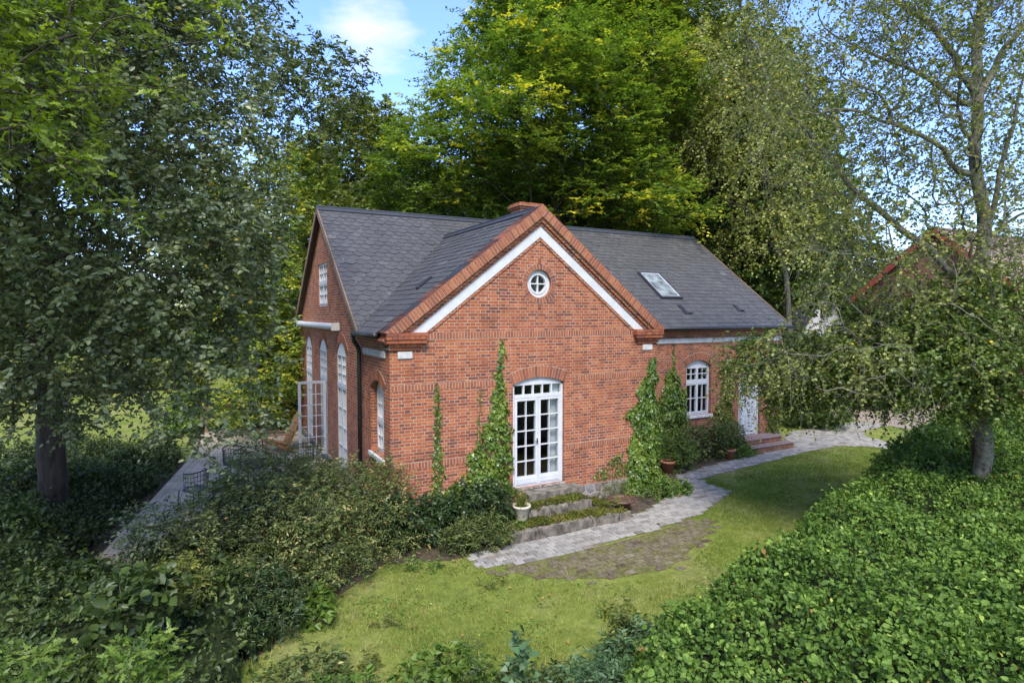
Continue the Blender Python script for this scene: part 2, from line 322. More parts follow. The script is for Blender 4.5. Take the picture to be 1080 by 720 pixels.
class Wall:
    """maps (u, z, d) to world: d grows outwards from the wall face"""
    def __init__(s, ax, c): s.ax, s.c = ax, c          # ax 'F': face y=c looking to -y ; 'L': face x=c looking to -x
    def __call__(s, u, z, d=0): return Vector((u, s.c-d, z)) if s.ax == 'F' else Vector((s.c-d, u, z))
    def out(s, k=1): return Vector((0, -k, 0)) if s.ax == 'F' else Vector((-k, 0, 0))
def wbox(mb, P, u0, u1, z0, z1, d0, d1):
    mb.prism([P(u0, z0, d0), P(u1, z0, d0), P(u1, z1, d0), P(u0, z1, d0)], P.out(d1-d0))
def wall(P, outline, cuts, thick, name, m, parent):
    mb = MB(); mb.prism([P(u, z, 0) for u, z in outline], P.out(-thick))
    bmesh.ops.recalc_face_normals(mb.bm, faces=mb.bm.faces)
    me = bpy.data.meshes.new(name); mb.bm.to_mesh(me); mb.bm.free(); o = bpy.data.objects.new('tmp', me); COL.objects.link(o)
    tmp = []
    for k in cuts:
        cb = MB(); cb.prism([P(u, z, .2) for u, z in k], P.out(-thick-.4)); bmesh.ops.recalc_face_normals(cb.bm, faces=cb.bm.faces)
        cm = bpy.data.meshes.new('c'); cb.bm.to_mesh(cm); cb.bm.free(); co = bpy.data.objects.new('tmpc', cm); COL.objects.link(co); tmp.append(co)
        md = o.modifiers.new('b', 'BOOLEAN'); md.operation = 'DIFFERENCE'; md.object = co; md.solver = 'EXACT'
    bpy.context.view_layer.update(); dg = bpy.context.evaluated_depsgraph_get()
    res = bpy.data.meshes.new_from_object(o.evaluated_get(dg)); res.name = name
    for t_ in tmp+[o]: bpy.data.objects.remove(t_)
    auto_uv(res); res.materials.clear()
    return link(name, res, m, parent)
def arch(P, u0, u1, zs, rise, th, name, parent, full=False, uc=None, rr=None, cz=None):
    """brick arch of single voussoirs over an opening, or a whole ring"""
    if full: a0, a1 = -math.pi, math.pi
    else: _, uc, cz, rr, a = arc_pts(u0, u1, zs, rise); a0, a1 = -a, a
    n = max(6, int(round((a1-a0)*(rr+th/2)/.078))); da = (a1-a0)/n; mb = MB(True)
    q = lambda r, t, d: P(uc+r*math.sin(t), cz+r*math.cos(t), d)
    for i in range(n):
        t0 = a0+da*i+.006/rr; t1 = a0+da*(i+1)-.006/rr; mb.v = random.uniform(.1, .85)
        mb.prism([q(rr+.004, t0, -.05), q(rr+th, t0, -.05), q(rr+th, t1, -.05), q(rr+.004, t1, -.05)], P.out(.058+random.uniform(0, .004)))
    ob = mb.done(name, M['unit'], parent)
    mb = MB(); k = max(16, n)
    for i in range(k):
        t0 = a0+(a1-a0)*i/k; t1 = a0+(a1-a0)*(i+1)/k
        mb.prism([q(rr, t0, -.04), q(rr+th+.01, t0, -.04), q(rr+th+.01, t1, -.04), q(rr, t1, -.04)], P.out(.0445))
    mb.done('mortar_joint', M['mortar'], ob)
    return ob
def band(P, u0, u1, z0, z1, name, parent, bw=.054, d=.006, joint=.014):
    mb = MB(True); n = int((u1-u0)/(bw+joint)); s_ = (u1-u0)/n
    for i in range(n):
        mb.v = random.uniform(.25, .85); wbox(mb, P, u0+s_*i+joint/2, u0+s_*(i+1)-joint/2, z0, z1, -.03, d+random.uniform(-.002, .002))
    ob = mb.done(name, M['unit'], parent)
    mb = MB(); wbox(mb, P, u0, u1, z0-.005, z1+.005, -.02, .0025); mb.done('mortar_joint', M['mortar'], ob); return ob
# ------------------------------------------------------------------ the house
G = -.55; W = 6.84; YW = 2.18; YD = 10.81; XM = 14.33; SL = .758; ZE = 3.449; YE = 1.976; YR = 6.49; ZR = ZE+SL*(YR-YE)
house = empty('brick_house', (7, 6, G), 'red brick house with slate roof, gabled front wing and white windows', 'house')
PF = Wall('F', 0); PM = Wall('F', YW); PL = Wall('L', 0)
TH = .35; ZT = 3.44
roof_z = lambda y: ZE+SL*(y-YE)                       # underside line of the main front slope
FD = (2.75, 4.08, 0.0, 2.30, .14)                     # u0, u1, z0, spring, rise
SW = (.44, 1.44, .88, 2.26, .20)
TALL = [(3.72, 4.82), (6.12, 7.22), (8.52, 9.62)]; TZ = (-.2, 2.82, .30)
AT = (5.95, 7.3, 4.08, 5.32)
MW = [(7.75, 8.8, .70, 2.22, .2), (10.0, 11.06, .70, 2.22, .2)]
DR = (12.32, 13.36, -.18, 1.98, .2)
apx = 6.21-.12
wall(PF, [(0, G), (W, G), (W, ZT), (W-.0, ZT), (W/2, apx-.12), (0, ZT)], [opening(*FD), [(3.42+.31*math.cos(t), 4.52+.31*math.sin(t)) for t in np.linspace(0, 2*math.pi, 33)[:-1]]], TH, 'wall', M['brick'], house)
wall(PL, [(TH, G), (YW, G), (YW, ZT-.05), (TH, ZT-.05)], [opening(*SW)], TH, 'wall', M['brick'], house)
gz = lambda y: ZE-.02+SL*((y-YE) if y < YR else (2*YR-y-YE))
wall(PL, [(YW, G), (YD, G), (YD, gz(YD)), (YR, gz(YR)), (YW, gz(YW))], [opening(a, b, TZ[0], TZ[1], TZ[2]) for a, b in TALL]+[[(AT[0], AT[2]), (AT[1], AT[2]), (AT[1], AT[3]), (AT[0], AT[3])]], TH, 'wall', M['brick'], house)
wall(PM, [(W, G), (XM, G), (XM, ZT), (W, ZT)], [opening(*MW[0]), opening(*MW[1]), opening(*DR)], TH, 'wall', M['brick'], house)
wall(Wall('L', W-TH), [(TH, G), (YW+TH, G), (YW+TH, ZT-.05), (TH, ZT-.05)], [], -TH, 'wall', M['brick'], house)
wall(Wall('L', XM-TH), [(YW+TH, G), (YD, G), (YD, gz(YD)), (YR, gz(YR)), (YW+TH, gz(YW+TH))], [], -TH, 'wall', M['brick'], house)
mb = MB(); mb.box((TH, YD-TH, G), (XM-TH, YD, ZT)); mb.done('wall', M['brick'], house)
# inner lining and floor, so that the rooms read as rooms through the glass
mb = MB(); mb.box((TH, TH, -.2), (W-TH, YW+TH, -.05)); mb.box((TH, YW+TH, -.2), (XM-TH, YD-TH, -.05)); mb.done('floor', M['floor_in'], house)
mb = MB(); mb.box((TH+.01, TH+.01, 2.95), (W-TH-.01, YW+TH, 3.1)); mb.box((TH+.01, YW+TH, 2.95), (XM-TH-.01, YD-TH-.01, 3.1)); mb.box((TH+.01, 4.6, -.05), (XM-TH-.01, 4.7, 2.95)); mb.done('inner_partition', M['inside'], house)

# stone plinth, brick bands, stone blocks, white bands
mb = MB(); wbox(mb, PF, -.04, 2.70, G, -.165, -.03, .045); wbox(mb, PF, 4.13, W+.04, G, -.165, -.03, .045); wbox(mb, PL, .0, YD, G, -.165, -.03, .04); wbox(mb, PM, W+.045, XM+.03, G, -.165, -.03, .045)
mb.done('stone_plinth', M['stone'], house)
band(PF, .78, 6.10, 3.345, 3.475, 'brick_band', house)
band(PF, .02, 2.42, 2.31, 2.43, 'brick_band', house); band(PF, 4.40, W-.02, 2.31, 2.43, 'brick_band', house)
band(PF, .02, 2.70, .73, .85, 'brick_band', house); band(PF, 4.13, W-.02, .73, .85, 'brick_band', house)
band(PM, W+.3, 7.5, 2.31, 2.43, 'brick_band', house); band(PM, 9.05, 9.75, 2.31, 2.43, 'brick_band', house)
for P_, a_, b_, nm_ in ((PF, .16, .46, 'white_block'), (PF, W-.46, W-.16, 'white_block'), (PL, .28, 1.98, 'white_band'), (PL, 2.24, 2.55, 'white_band'), (PM, W+.35, XM-.02, 'white_band')):
    mb = MB(); wbox(mb, P_, a_, b_, 2.96, 3.10, -.03, .03); mb.done(nm_, M['whitewash'], house, bevel=.006)
def corbel(P, u0, u1, z0, z1, steps, d0=.03, name='brick_cornice'):
    mb = MB(); h = (z1-z0)/steps
    for k in range(steps): wbox(mb, P, u0-(.0), u1, z0+h*k+.004, z0+h*(k+1)-.004, -.03, d0+.045*k)
    ob = mb.done(name, M['brick'], house, bevel=.004); mb = MB(); wbox(mb, P, u0+.004, u1-.004, z0, z1, -.03, d0-.008); mb.done('mortar_joint', M['mortar'], ob)
corbel(PM, W+.02, XM+.05, 3.17, 3.38, 3); corbel(PL, .02, YW+.35, 3.17, 3.36, 3)
# kneelers under the two feet of the front gable
for s, uc in ((1, 0), (-1, W)):
    mb = MB(True)
    for k, (z0, z1, ex, ln, d) in enumerate([(3.135, 3.195, .0, .62, .045), (3.205, 3.262, .04, .68, .085), (3.27, 3.335, .09, .74, .135), (3.343, 3.405, .10, .76, .155), (3.412, 3.475, .10, .76, .155)]):
        a, b = (uc-ex, uc+ln) if s > 0 else (uc-ln, uc+ex); u = a; first = True
        while u < b-.02:
            e = min(u+(.115 if k % 2 else .235), b); mb.v = random.uniform(.15, .85)
            mb.prism([PF(u, z0, -.3), PF(e-.008, z0, -.3), PF(e-.008, z1, -.3), PF(u, z1, -.3)], PF.out(.3+d)); u = e
    kn = mb.done('kneeler', M['unit'], house)
    a, b = (uc-.03, uc+.6) if s > 0 else (uc-.6, uc+.03)
    mb = MB(); wbox(mb, PF, a, b, 3.14, 3.47, -.28, .04); mb.done('mortar_joint', M['mortar'], kn)
# raked coping of the front gable
for s in (1, -1):
    P0 = Vector((-.14 if s > 0 else W+.14, 0, 3.475)); P1 = Vector((W/2, 0, 6.235)); d = (P1-P0).normalized(); n_ = Vector((-d.z*s, 0, abs(d.x)))
    if s > 0: n_ = Vector((-d.z, 0, d.x))
    else: n_ = Vector((d.z, 0, -d.x))
    Ln = (P1-P0).length; tk = d.z/abs(d.x)
    def bar_(o0, o1, y0, y1, name, m, par, st=0):
        a = P0-n_*o0; c = P0-n_*o1
        # start cut level on the kneeler, end cut plumb at the apex
        a0 = a+d*((3.478-a.z)/d.z); c0 = c+d*((3.478-c.z)/d.z)
        a1 = a+d*((W/2-a.x)/d.x); c1 = c+d*((W/2-c.x)/d.x)
        mb = MB(); mb.prism([Vector((q.x, y0, q.z)) for q in (a0, c0, c1, a1)], (0, y1-y0, 0)); return mb.done(name, m, par)
    rk = bar_(.010, .205, -.150, .33, 'raked_coping', M['mortar'], house)
    mb = MB(True); nb = int(Ln/.076); st = Ln/nb
    for i in range(1, nb+5):
        t0 = st*i-st+.008; t1 = st*i-.009; mb.v = random.uniform(.2, .95)
        poly = [P0+d*t0, P0+d*t1, P0+d*t1-n_*.202, P0+d*t0-n_*.202]
        def clip(pl, f):
            o_ = []
            for q0, q1 in zip(pl, pl[1:]+pl[:1]):
                a_, b_ = f(q0), f(q1)
                if a_ >= 0: o_.append(q0)
                if a_*b_ < 0: o_.append(q0.lerp(q1, a_/(a_-b_)))
            return o_
        poly = clip(poly, lambda q: q.z-3.478)
        if len(poly) > 2: poly = clip(poly, lambda q: s*(W/2-.003*s-q.x))
        if len(poly) < 3: continue
        zt_ = random.uniform(0, .005); mb.prism([Vector((q.x, -.155-zt_, q.z)) for q in poly], (0, .5+zt_, 0))
    mb.done('coping_brick', M['unit'], rk)
    bar_(-.0, .012, -.10, .35, 'coping_flashing', M['ridge'], rk)
    bar_(.207, .28, -.10, .0, 'raked_moulding', M['brick'], house)
    bar_(.282, .345, -.055, .0, 'raked_moulding', M['brick'], house)
    bar_(.347, .545, -.03, .02, 'white_band', M['white'], house)
    bar_(.548, .605, -.022, .02, 'raked_moulding', M['brick'], house)
# ---------------- windows
def muntins(mb, P, u0, u1, z0, z1, cols, rows, d0, d1, mw=.022):
    for c in range(1, cols): u = u0+(u1-u0)*c/cols; wbox(mb, P, u-mw/2, u+mw/2, z0, z1, d0, d1)
    for r in range(1, rows): z = z0+(z1-z0)*r/rows; wbox(mb, P, u0, u1, z-mw/2, z+mw/2, d0+.002, d1-.002)
def rect_frame(mb, P, u0, u1, z0, z1, t, d0, d1, tb=None):
    tb = tb or t
    wbox(mb, P, u0, u0+t, z0, z1, d0, d1); wbox(mb, P, u1-t, u1, z0, z1, d0, d1); wbox(mb, P, u0+t, u1-t, z1-t, z1, d0, d1); wbox(mb, P, u0+t, u1-t, z0, z0+tb, d0, d1)
def window(P, u0, u1, z0, zs, rise, leaves, rows, top_rows, name='window', th=.23, inset=.09, ztr=None, sill=True, curtain=False, top_h=None, missing=False):
    """arched casement window: frame, transom, leaves, panes, sill, brick arch"""
    e = .006; mb = MB(); d0, d1 = -inset-.07, -inset
    arc = arc_pts(u0+e, u1-e, zs, rise)[0] if rise else [(u1-e, zs), (u0+e, zs)]
    f = .05
    wbox(mb, P, u0+e, u0+f, z0, zs-.001, d0, d1); wbox(mb, P, u1-f, u1-e, z0, zs-.001, d0, d1); wbox(mb, P, u0+f, u1-f, z0, z0+f, d0, d1)
    zi = zs-.02
    mb.prism([P(u, z, d0) for u, z in [(u0+e, zs), (u0+e, zi), (u1-e, zi), (u1-e, zs)]+(arc[1:-1] if rise else [])], P.out(d1-d0))
    ztr = ztr if ztr is not None else z0+(zi-z0)*.63
    wbox(mb, P, u0+f, u1-f, ztr-.04, ztr+.04, d0, d1+.02)
    fr = mb.done(name, M['white'], house)
    lw = (u1-u0-2*f)/leaves; panes = []
    if not missing:
        for (za, zb, rr_) in ((z0+f, ztr-.04, rows), (ztr+.04, zi, top_rows)):
            for k in range(leaves):
                a, b = u0+f+lw*k, u0+f+lw*(k+1); mb = MB()
                rect_frame(mb, P, a+.004, b-.004, za+.004, zb-.004, .038, d0+.01, d1+.012)
                muntins(mb, P, a+.04, b-.04, za+.04, zb-.04, 2, rr_, d0+.025, d1+.004)
                mb.done('sash', M['white'], fr)
                panes.append((a+.03, b-.03, za+.03, zb-.03))
        mb = MB()
        for a, b, c, d_ in panes: mb.face([P(a, c, d0+.03), P(b, c, d0+.03), P(b, d_, d0+.03), P(a, d_, d0+.03)])
        mb.done('pane', M['glass'], fr)
    if sill:
        mb = MB(); wbox(mb, P, u0-.05, u1+.05, z0-.09, z0-.004, -.05, .06); mb.done('sill', M['whitewash'], fr, bevel=.008)
    if curtain:
        mb = MB(); cu0, cu1 = curtain; n = 24; d = d0-.16
        for i in range(n):
            a = cu0+(cu1-cu0)*i/n; b = cu0+(cu1-cu0)*(i+1)/n
            mb.face([P(a, z0+.05, d+.03*math.sin(i*1.9)), P(b, z0+.05, d+.03*math.sin((i+1)*1.9)), P(b, zs, d+.03*math.sin((i+1)*1.9)), P(a, zs, d+.03*math.sin(i*1.9))])
        mb.done('curtain', M['curtain'], fr)
    if rise and th: arch(P, u0, u1, zs, rise, th, 'brick_arch', fr)
    return fr
window(PM, *MW[0], 2, 2, 2, ztr=1.72, curtain=(7.85, 8.2)); window(PM, *MW[1], 2, 2, 2, ztr=1.72, curtain=(10.06, 10.3))
window(PL, *SW, 2, 2, 2, inset=.14, ztr=1.55, th=.22)
for i, (a, b) in enumerate(TALL):
    window(PL, a, b, TZ[0], TZ[1], TZ[2], 2, 4, 3, sill=False, ztr=1.98, missing=False, inset=.02, curtain=(b-.35, b-.06) if i == 0 else False)
fr = window(PL, AT[0], AT[1], AT[2], AT[3], 0, 2, 2, 2, th=0, inset=.04, ztr=4.74, sill=False)
# open glazed door leaf on the deck
mb = MB(); y = 6.16; PD = Wall('F', y); rect_frame(mb, PD, -.80, -.04, -.16, 1.95, .075, -.02, .02, tb=.2); muntins(mb, PD, -.73, -.11, .04, 1.88, 3, 6, -.012, .012, .022)
lf = mb.done('open_door_leaf', M['white'], house); mb = MB(); mb.face([PD(-.73, .04), PD(-.11, .04), PD(-.11, 1.88), PD(-.73, 1.88)]); mb.done('pane', M['glass'], lf)
mb = MB(); mb.tube([PD(-.75, .95, .02), PD(-.75, .95, .06), PD(-.64, .95, .065)], .009, 6); mb.done('handle', M['black'], lf)
# french door
u0, u1, z0, zs, rise = FD; mb = MB(); e = .006; d0, d1 = -.13, -.05; arc = arc_pts(u0+e, u1-e, zs, rise)[0]
wbox(mb, PF, u0+e, u0+.06, z0, zs-.001, d0, d1); wbox(mb, PF, u1-.06, u1-e, z0, zs-.001, d0, d1); wbox(mb, PF, u0+.06, u1-.06, z0, z0+.035, d0, d1)
mb.prism([PF(u, z, d0) for u, z in [(u0+e, zs), (u0+e, zs-.03), (u1-e, zs-.03), (u1-e, zs)]+arc[1:-1]], PF.out(d1-d0))
wbox(mb, PF, u0+.06, u1-.06, 1.99, 2.06, d0, d1+.015); muntins(mb, PF, u0+.06, u1-.06, 2.06, zs-.03, 5, 1, d0+.02, d1-.005, .035)
fdr = mb.done('french_door', M['white'], house)
hw = (u1-u0-.12)/2; mb2 = MB()
for k in range(2):
    a, b = u0+.06+hw*k, u0+.06+hw*(k+1); mb = MB(); rect_frame(mb, PF, a+.003, b-.003, z0+.038, 1.987, .064, d0+.01, d1+.01, tb=.19)
    wbox(mb, PF, a+.05, b-.05, z0+.07, z0+.19, d0+.01, d1+.022); muntins(mb, PF, a+.064, b-.064, z0+.228, 1.923, 2, 5, d0+.02, d1+.0, .02)
    mb.done('door_leaf', M['white'], fdr)
    mb2.face([PF(a+.05, z0+.22, d0+.03), PF(b-.05, z0+.22, d0+.03), PF(b-.05, 1.94, d0+.03), PF(a+.05, 1.94, d0+.03)])
mb2.face([PF(u0+.06, 2.06, d0+.03), PF(u1-.06, 2.06, d0+.03), PF(u1-.06, zs-.03, d0+.03), PF(u0+.06, zs-.03, d0+.03)])
mb2.done('pane', M['glass'], fdr)
mb = MB(); mb.tube([PF(3.39, 1.0, -.04), PF(3.39, 1.0, .01), PF(3.30, 1.0, .015)], .009, 6); wbox(mb, PF, 3.375, 3.405, .93, 1.06, -.045, -.034); mb.done('handle', M['black'], fdr)
mb = MB()
for i in range(20):
    a = 3.80+.24*i/20; b = 3.80+.24*(i+1)/20; f_ = lambda i: -.19+.022*math.sin(i*1.6)
    mb.face([PF(a, .05, f_(i)), PF(b, .05, f_(i+1)), PF(b, 2.25, f_(i+1)), PF(a, 2.25, f_(i))])
mb.done('curtain', M['curtain'], fdr)
arch(PF, u0, u1, zs, rise, .25, 'brick_arch', fdr)
mb = MB(); wbox(mb, PF, 2.72, 4.11, -.05, -.004, -.35, .03); mb.done('threshold', M['stone'], fdr)
# round window
mb = MB(); c = (3.42, 4.52)
def ring(mb, r0, r1, d0, d1, n=40):
    for i in range(n):
        t0, t1 = 2*math.pi*i/n, 2*math.pi*(i+1)/n
        mb.prism([PF(c[0]+r*math.sin(t), c[1]+r*math.cos(t), d0) for r, t in ((r0, t0), (r1, t0), (r1, t1), (r0, t1))], PF.out(d1-d0))
ring(mb, .23, .307, -.16, -.07); ring(mb, .195, .232, -.15, -.055); wbox(mb, PF, c[0]-.2, c[0]+.2, c[1]-.013, c[1]+.013, -.14, -.075); wbox(mb, PF, c[0]-.013, c[0]+.013, c[1]-.2, c[1]+.2, -.138, -.073)
bmesh.ops.remove_doubles(mb.bm, verts=mb.bm.verts, dist=.0005)
rw = mb.done('round_window', M['white'], house); mb = MB(); mb.face([PF(c[0]+.22*math.sin(t), c[1]+.22*math.cos(t), -.115) for t in np.linspace(0, 2*math.pi, 25)[:-1]]); mb.done('pane', M['glass'], rw)
arch(PF, 0, 0, 0, 0, .125, 'brick_arch', rw, True, c[0], .312, c[1])
for (du, dz, w_, h) in ((0, .50, .06, .11), (0, -.50, .06, .11), (.50, 0, .11, .06), (-.50, 0, .11, .06)):
    mb = MB(True); mb.v = .25; wbox(mb, PF, c[0]+du-w_/2, c[0]+du+w_/2, c[1]+dz-h/2, c[1]+dz+h/2, -.03, .02); mb.done('key_brick', M['unit'], rw)
# front door
u0, u1, z0, zs, rise = DR; mb = MB(); d0, d1 = -.16, -.08; arc = arc_pts(u0+e, u1-e, zs, rise)[0]
wbox(mb, PM, u0+e, u0+.07, z0, zs-.001, d0, d1); wbox(mb, PM, u1-.07, u1-e, z0, zs-.001, d0, d1)
mb.prism([PM(u, z, d0) for u, z in [(u0+e, zs), (u0+e, zs-.04), (u1-e, zs-.04), (u1-e, zs)]+arc[1:-1]], PM.out(d1-d0))
dr = mb.done('front_door', M['white'], house); mb = MB(); wbox(mb, PM, u0+.07, u1-.07, z0+.02, zs-.04, d0, d1-.02)
for (a, b, lo, hi) in ((.15, .46, .15, .7), (.56, .87, .15, .7), (.15, .46, .85, 1.9), (.56, .87, .85, 1.9)):
    rect_frame(mb, PM, u0+a, u0+b, z0+lo, z0+hi, .025, d1-.021, d1-.005)
mb.done('door_leaf', M['white'], dr)
mb = MB(); mb.tube([PM(12.46, .85, -.11), PM(12.46, .85, -.05), PM(12.56, .85, -.045)], .01, 6); wbox(mb, PM, 12.44, 12.48, .76, .93, -.11, -.095); mb.done('handle', M['black'], dr)
arch(PM, u0, u1, zs, rise, .23, 'brick_arch', dr)
# wall lamp
mb = MB(); mb.lathe(PM(11.68, 2.32, .16), [(.0, -.13), (.05, -.13), (.10, -.05), (.11, .03), (.06, .09), (0, .10)], 16)
lampo = mb.done('wall_lamp', plain('cream_lamp_glass', (.72, .60, .44), .3, .03), house, True); mb = MB(); mb.tube([PM(11.68, 2.40, 0), PM(11.68, 2.47, .1), PM(11.68, 2.42, .16)], .015, 8); mb.done('bracket', M['black'], lampo)
# awning cassette
mb = MB(); ys = (4.45, 10.2)
mb.tube([(-.12, ys[0], 3.52), (-.12, ys[1], 3.52)], .085, 14); wbox(mb, PL, ys[0], ys[1], 3.48, 3.6, .0, .1)
aw = mb.done('awning_cassette', M['white'], house); 
for q_ in (ys[0]-.02, ys[1]): mb = MB(); wbox(mb, PL, q_, q_+.02, 3.42, 3.62, .0, .21); mb.done('end_cap', M['whitewash'], aw)

# ---------------- roof
def slates(org, ud, vd, ul, vl, planes, name, parent, hexy=.5, seed=1):
    """rows of single slates on a slope, trimmed by planes (point, outward normal)"""
    rg = random.Random(seed); org, ud, vd = Vector(org), Vector(ud).normalized(), Vector(vd).normalized(); n = ud.cross(vd)
    if n.z < 0: n = -n
    bm = bmesh.new(); l = bm.faces.layers.float.new('rnd'); sw, ex, ht = .285, .20, .285
    rows = int(vl/ex)+2
    for r in range(rows):
        cols = int(ul/sw)+3
        for c_ in range(-1, cols):
            u = (c_+.5*(r % 2))*sw+rg.uniform(-.004, .004); v = r*ex-.03+rg.uniform(-.007, .007); cut = .078*hexy; lift = .014+rg.uniform(0, .008); g = .004
            pts = [(u+g+cut, v), (u+sw-g-cut, v), (u+sw-g, v+cut*.9), (u+sw-g, v+ht), (u+g, v+ht), (u+g, v+cut*.9)]
            top = [bm.verts.new(org+ud*a+vd*b+n*(lift+.012-(b-v)/ht*.017)) for a, b in pts]
            bot = [bm.verts.new(t.co-n*.010) for t in (top[5], top[0], top[1], top[2])]
            val = min(1, max(0, rg.gauss(.45, .17)))
            fs = [bm.faces.new(top)]; s4 = (top[5], top[0], top[1], top[2])
            for k in range(3): fs.append(bm.faces.new((s4[k], bot[k], bot[k+1], s4[k+1])))
            for f in fs: f[l] = val
    a = [bm.verts.new(org+ud*p+vd*q+n*.001) for p, q in ((-.5, -.0), (ul+.5, -.0), (ul+.5, vl+.4), (-.5, vl+.4))]; f = bm.faces.new(a); f[l] = .2
    for co, no in planes:
        bmesh.ops.bisect_plane(bm, geom=bm.verts[:]+bm.edges[:]+bm.faces[:], plane_co=co, plane_no=no, clear_outer=True)
    bmesh.ops.recalc_face_normals(bm, faces=[]) ; me = bpy.data.meshes.new(name); bm.to_mesh(me); bm.free(); auto_uv(me)
    return link(name, me, M['slate'], parent)
cs = 1/math.hypot(1, SL); up_m = Vector((0, cs, SL*cs)); X0, X1 = -.16, 14.55
lm = (YR-YE)/cs
Zv = lambda x: x  # valleys run at 45 degrees in plan
# left / right pieces of the main front slope, cut along the valleys x - y = -(YE) ...
vL = Vector((-.16, YE, ZE)); vR = Vector((W+.16, YE, ZE))
slates((X0, YE, ZE), (1, 0, 0), up_m, W/2-X0, lm, [((X0, 0, 0), (-1, 0, 0)), ((W/2, 0, 0), (1, 0, 0)), ((0, YR, 0), (0, 1, 0)), (vL+Vector((.03, 0, 0)), Vector((1, -1, 0)))], 'slate_slope', house, 1, 3)
slates((W/2, YE, ZE), (1, 0, 0), up_m, X1-W/2, lm, [((W/2, 0, 0), (-1, 0, 0)), ((X1, 0, 0), (1, 0, 0)), ((0, YR, 0), (0, 1, 0)), (vR-Vector((.03, 0, 0)), Vector((-1, -1, 0)))], 'slate_slope', house, .45, 4)
slates((X1, 2*YR-YE, ZE), (-1, 0, 0), (0, -cs, SL*cs), X1-X0, lm, [((X0, 0, 0), (-1, 0, 0)), ((X1, 0, 0), (1, 0, 0)), ((0, YR, 0), (0, -1, 0))], 'slate_slope', house, .45, 5)
SWG = (6.15-ZE)/(W/2+.16); cw = 1/math.hypot(1, SWG); lw_ = (W/2+.16)/cw; yb = 5.6
slates((-.16, .30, ZE), (0, 1, 0), (cw, 0, SWG*cw), yb, lw_, [((0, .30, 0), (0, -1, 0)), ((W/2, 0, 0), (1, 0, 0)), (vL-Vector((.03, 0, 0)), Vector((-1, 1, 0)))], 'slate_slope', house, .2, 6)
slates((W+.16, yb, ZE), (0, -1, 0), (-cw, 0, SWG*cw), yb, lw_, [((0, .30, 0), (0, -1, 0)), ((W/2, 0, 0), (-1, 0, 0)), (vR+Vector((.03, 0, 0)), Vector((1, 1, 0)))], 'slate_slope', house, .2, 7)
def ridge(a, b, name='ridge_cap'):
    a, b = Vector(a), Vector(b); mb = MB(); d = (b-a).normalized(); sd = d.cross(Vector((0, 0, 1))).normalized()
    for s_ in (1, -1):
        mb.prism([a+Vector((0, 0, .035)), a+sd*s_*.13+Vector((0, 0, -.065)), a+sd*s_*.13+Vector((0, 0, -.05)), a+Vector((0, 0, .055))], b-a)
    r_ = mb.done(name, M['ridge'], house); mb = MB(); mb.tube([a+Vector((0, 0, .055)), b+Vector((0, 0, .055))], .028, 8); mb.done('ridge_roll', M['ridge'], r_)
ridge((X0-.02, YR, ZR+.02), (X1+.02, YR, ZR+.02)); ridge((W/2, .33, 6.17), (W/2, 5.62, 6.17))
# valley flashing, verge boards, soffits
mb = MB(); top = Vector((W/2, YE+W/2+.16, 6.15))
for v0, s_ in ((vL, 1), (vR, -1)):
    mb.bar(v0+Vector((0, 0, .014)), top+Vector((0, 0, .012)), .1, .008)
mb.done('valley_flashing', M['ridge'], house)
for x, nm in ((X0, 0), (X1, 1)):
    for s_ in (1, -1):
        a = Vector((x, YR-s_*(YR-YE), ZE-.03)); b = Vector((x, YR, ZR-.03)); mb = MB(); mb.bar(a, b, .03, .15, (0, 0, 1)); vb = mb.done('verge_board', M['fence_wood'], house)
        mb = MB(); xx = x+(.09 if nm == 0 else -.12); mb.bar(a+Vector((xx-x, 0, -.03)), b+Vector((xx-x, 0, -.03)), .14, .02); mb.done('soffit_board', M['wood_dark'], vb)
for a_, b_ in (((-.22, .22, ZE-.03), (-.22, 2.1, ZE-.04)), ((W+.28, YE-.06, ZE-.04), (X1, YE-.06, ZE-.03)), ((X0, 2*YR-YE+.06, ZE-.04), (X1, 2*YR-YE+.06, ZE-.03))):
    mb = MB(); mb.tube([a_, b_], .055, 10); mb.done('gutter', M['black'], house, True)
mb = MB(); mb.tube([(-.22, 2.06, ZE-.08), (-.2, 2.08, ZE-.2), (-.09, 2.12, ZE-.36), (-.075, 2.12, ZE-.5), (-.075, 2.12, G)], .048, 10)
dp = mb.done('downpipe', M['black'], house, True); 
for z in (2.6, 1.5, .5): mb = MB(); mb.lathe((-.075, 2.12, z), [(.05, -.02), (.06, -.02), (.06, .02), (.05, .02)], 10); mb.done('bracket', M['black'], dp)
# chimney
def brick_box(lo, hi, name, parent): mb = MB(); mb.box(lo, hi); return mb.done(name, M['brick'], parent)
ch = brick_box((6.36, 6.15, 6.4), (7.22, 6.85, 7.38), 'chimney', house)
mb = MB(); mb.box((6.32, 6.11, 7.38), (7.26, 6.89, 7.44)); mb.box((6.28, 6.07, 7.445), (7.30, 6.93, 7.52)); mb.box((6.32, 6.11, 7.525), (7.26, 6.89, 7.58)); mb.done('chimney_cap', M['brick'], ch, bevel=.01)
for x in (6.58, 7.0): mb = MB(); mb.lathe((x, 6.5, 7.56), [(.11, 0), (.10, .05), (.085, .05), (.08, -.02)], 12); mb.done('chimney_pot', M['unit'], ch)
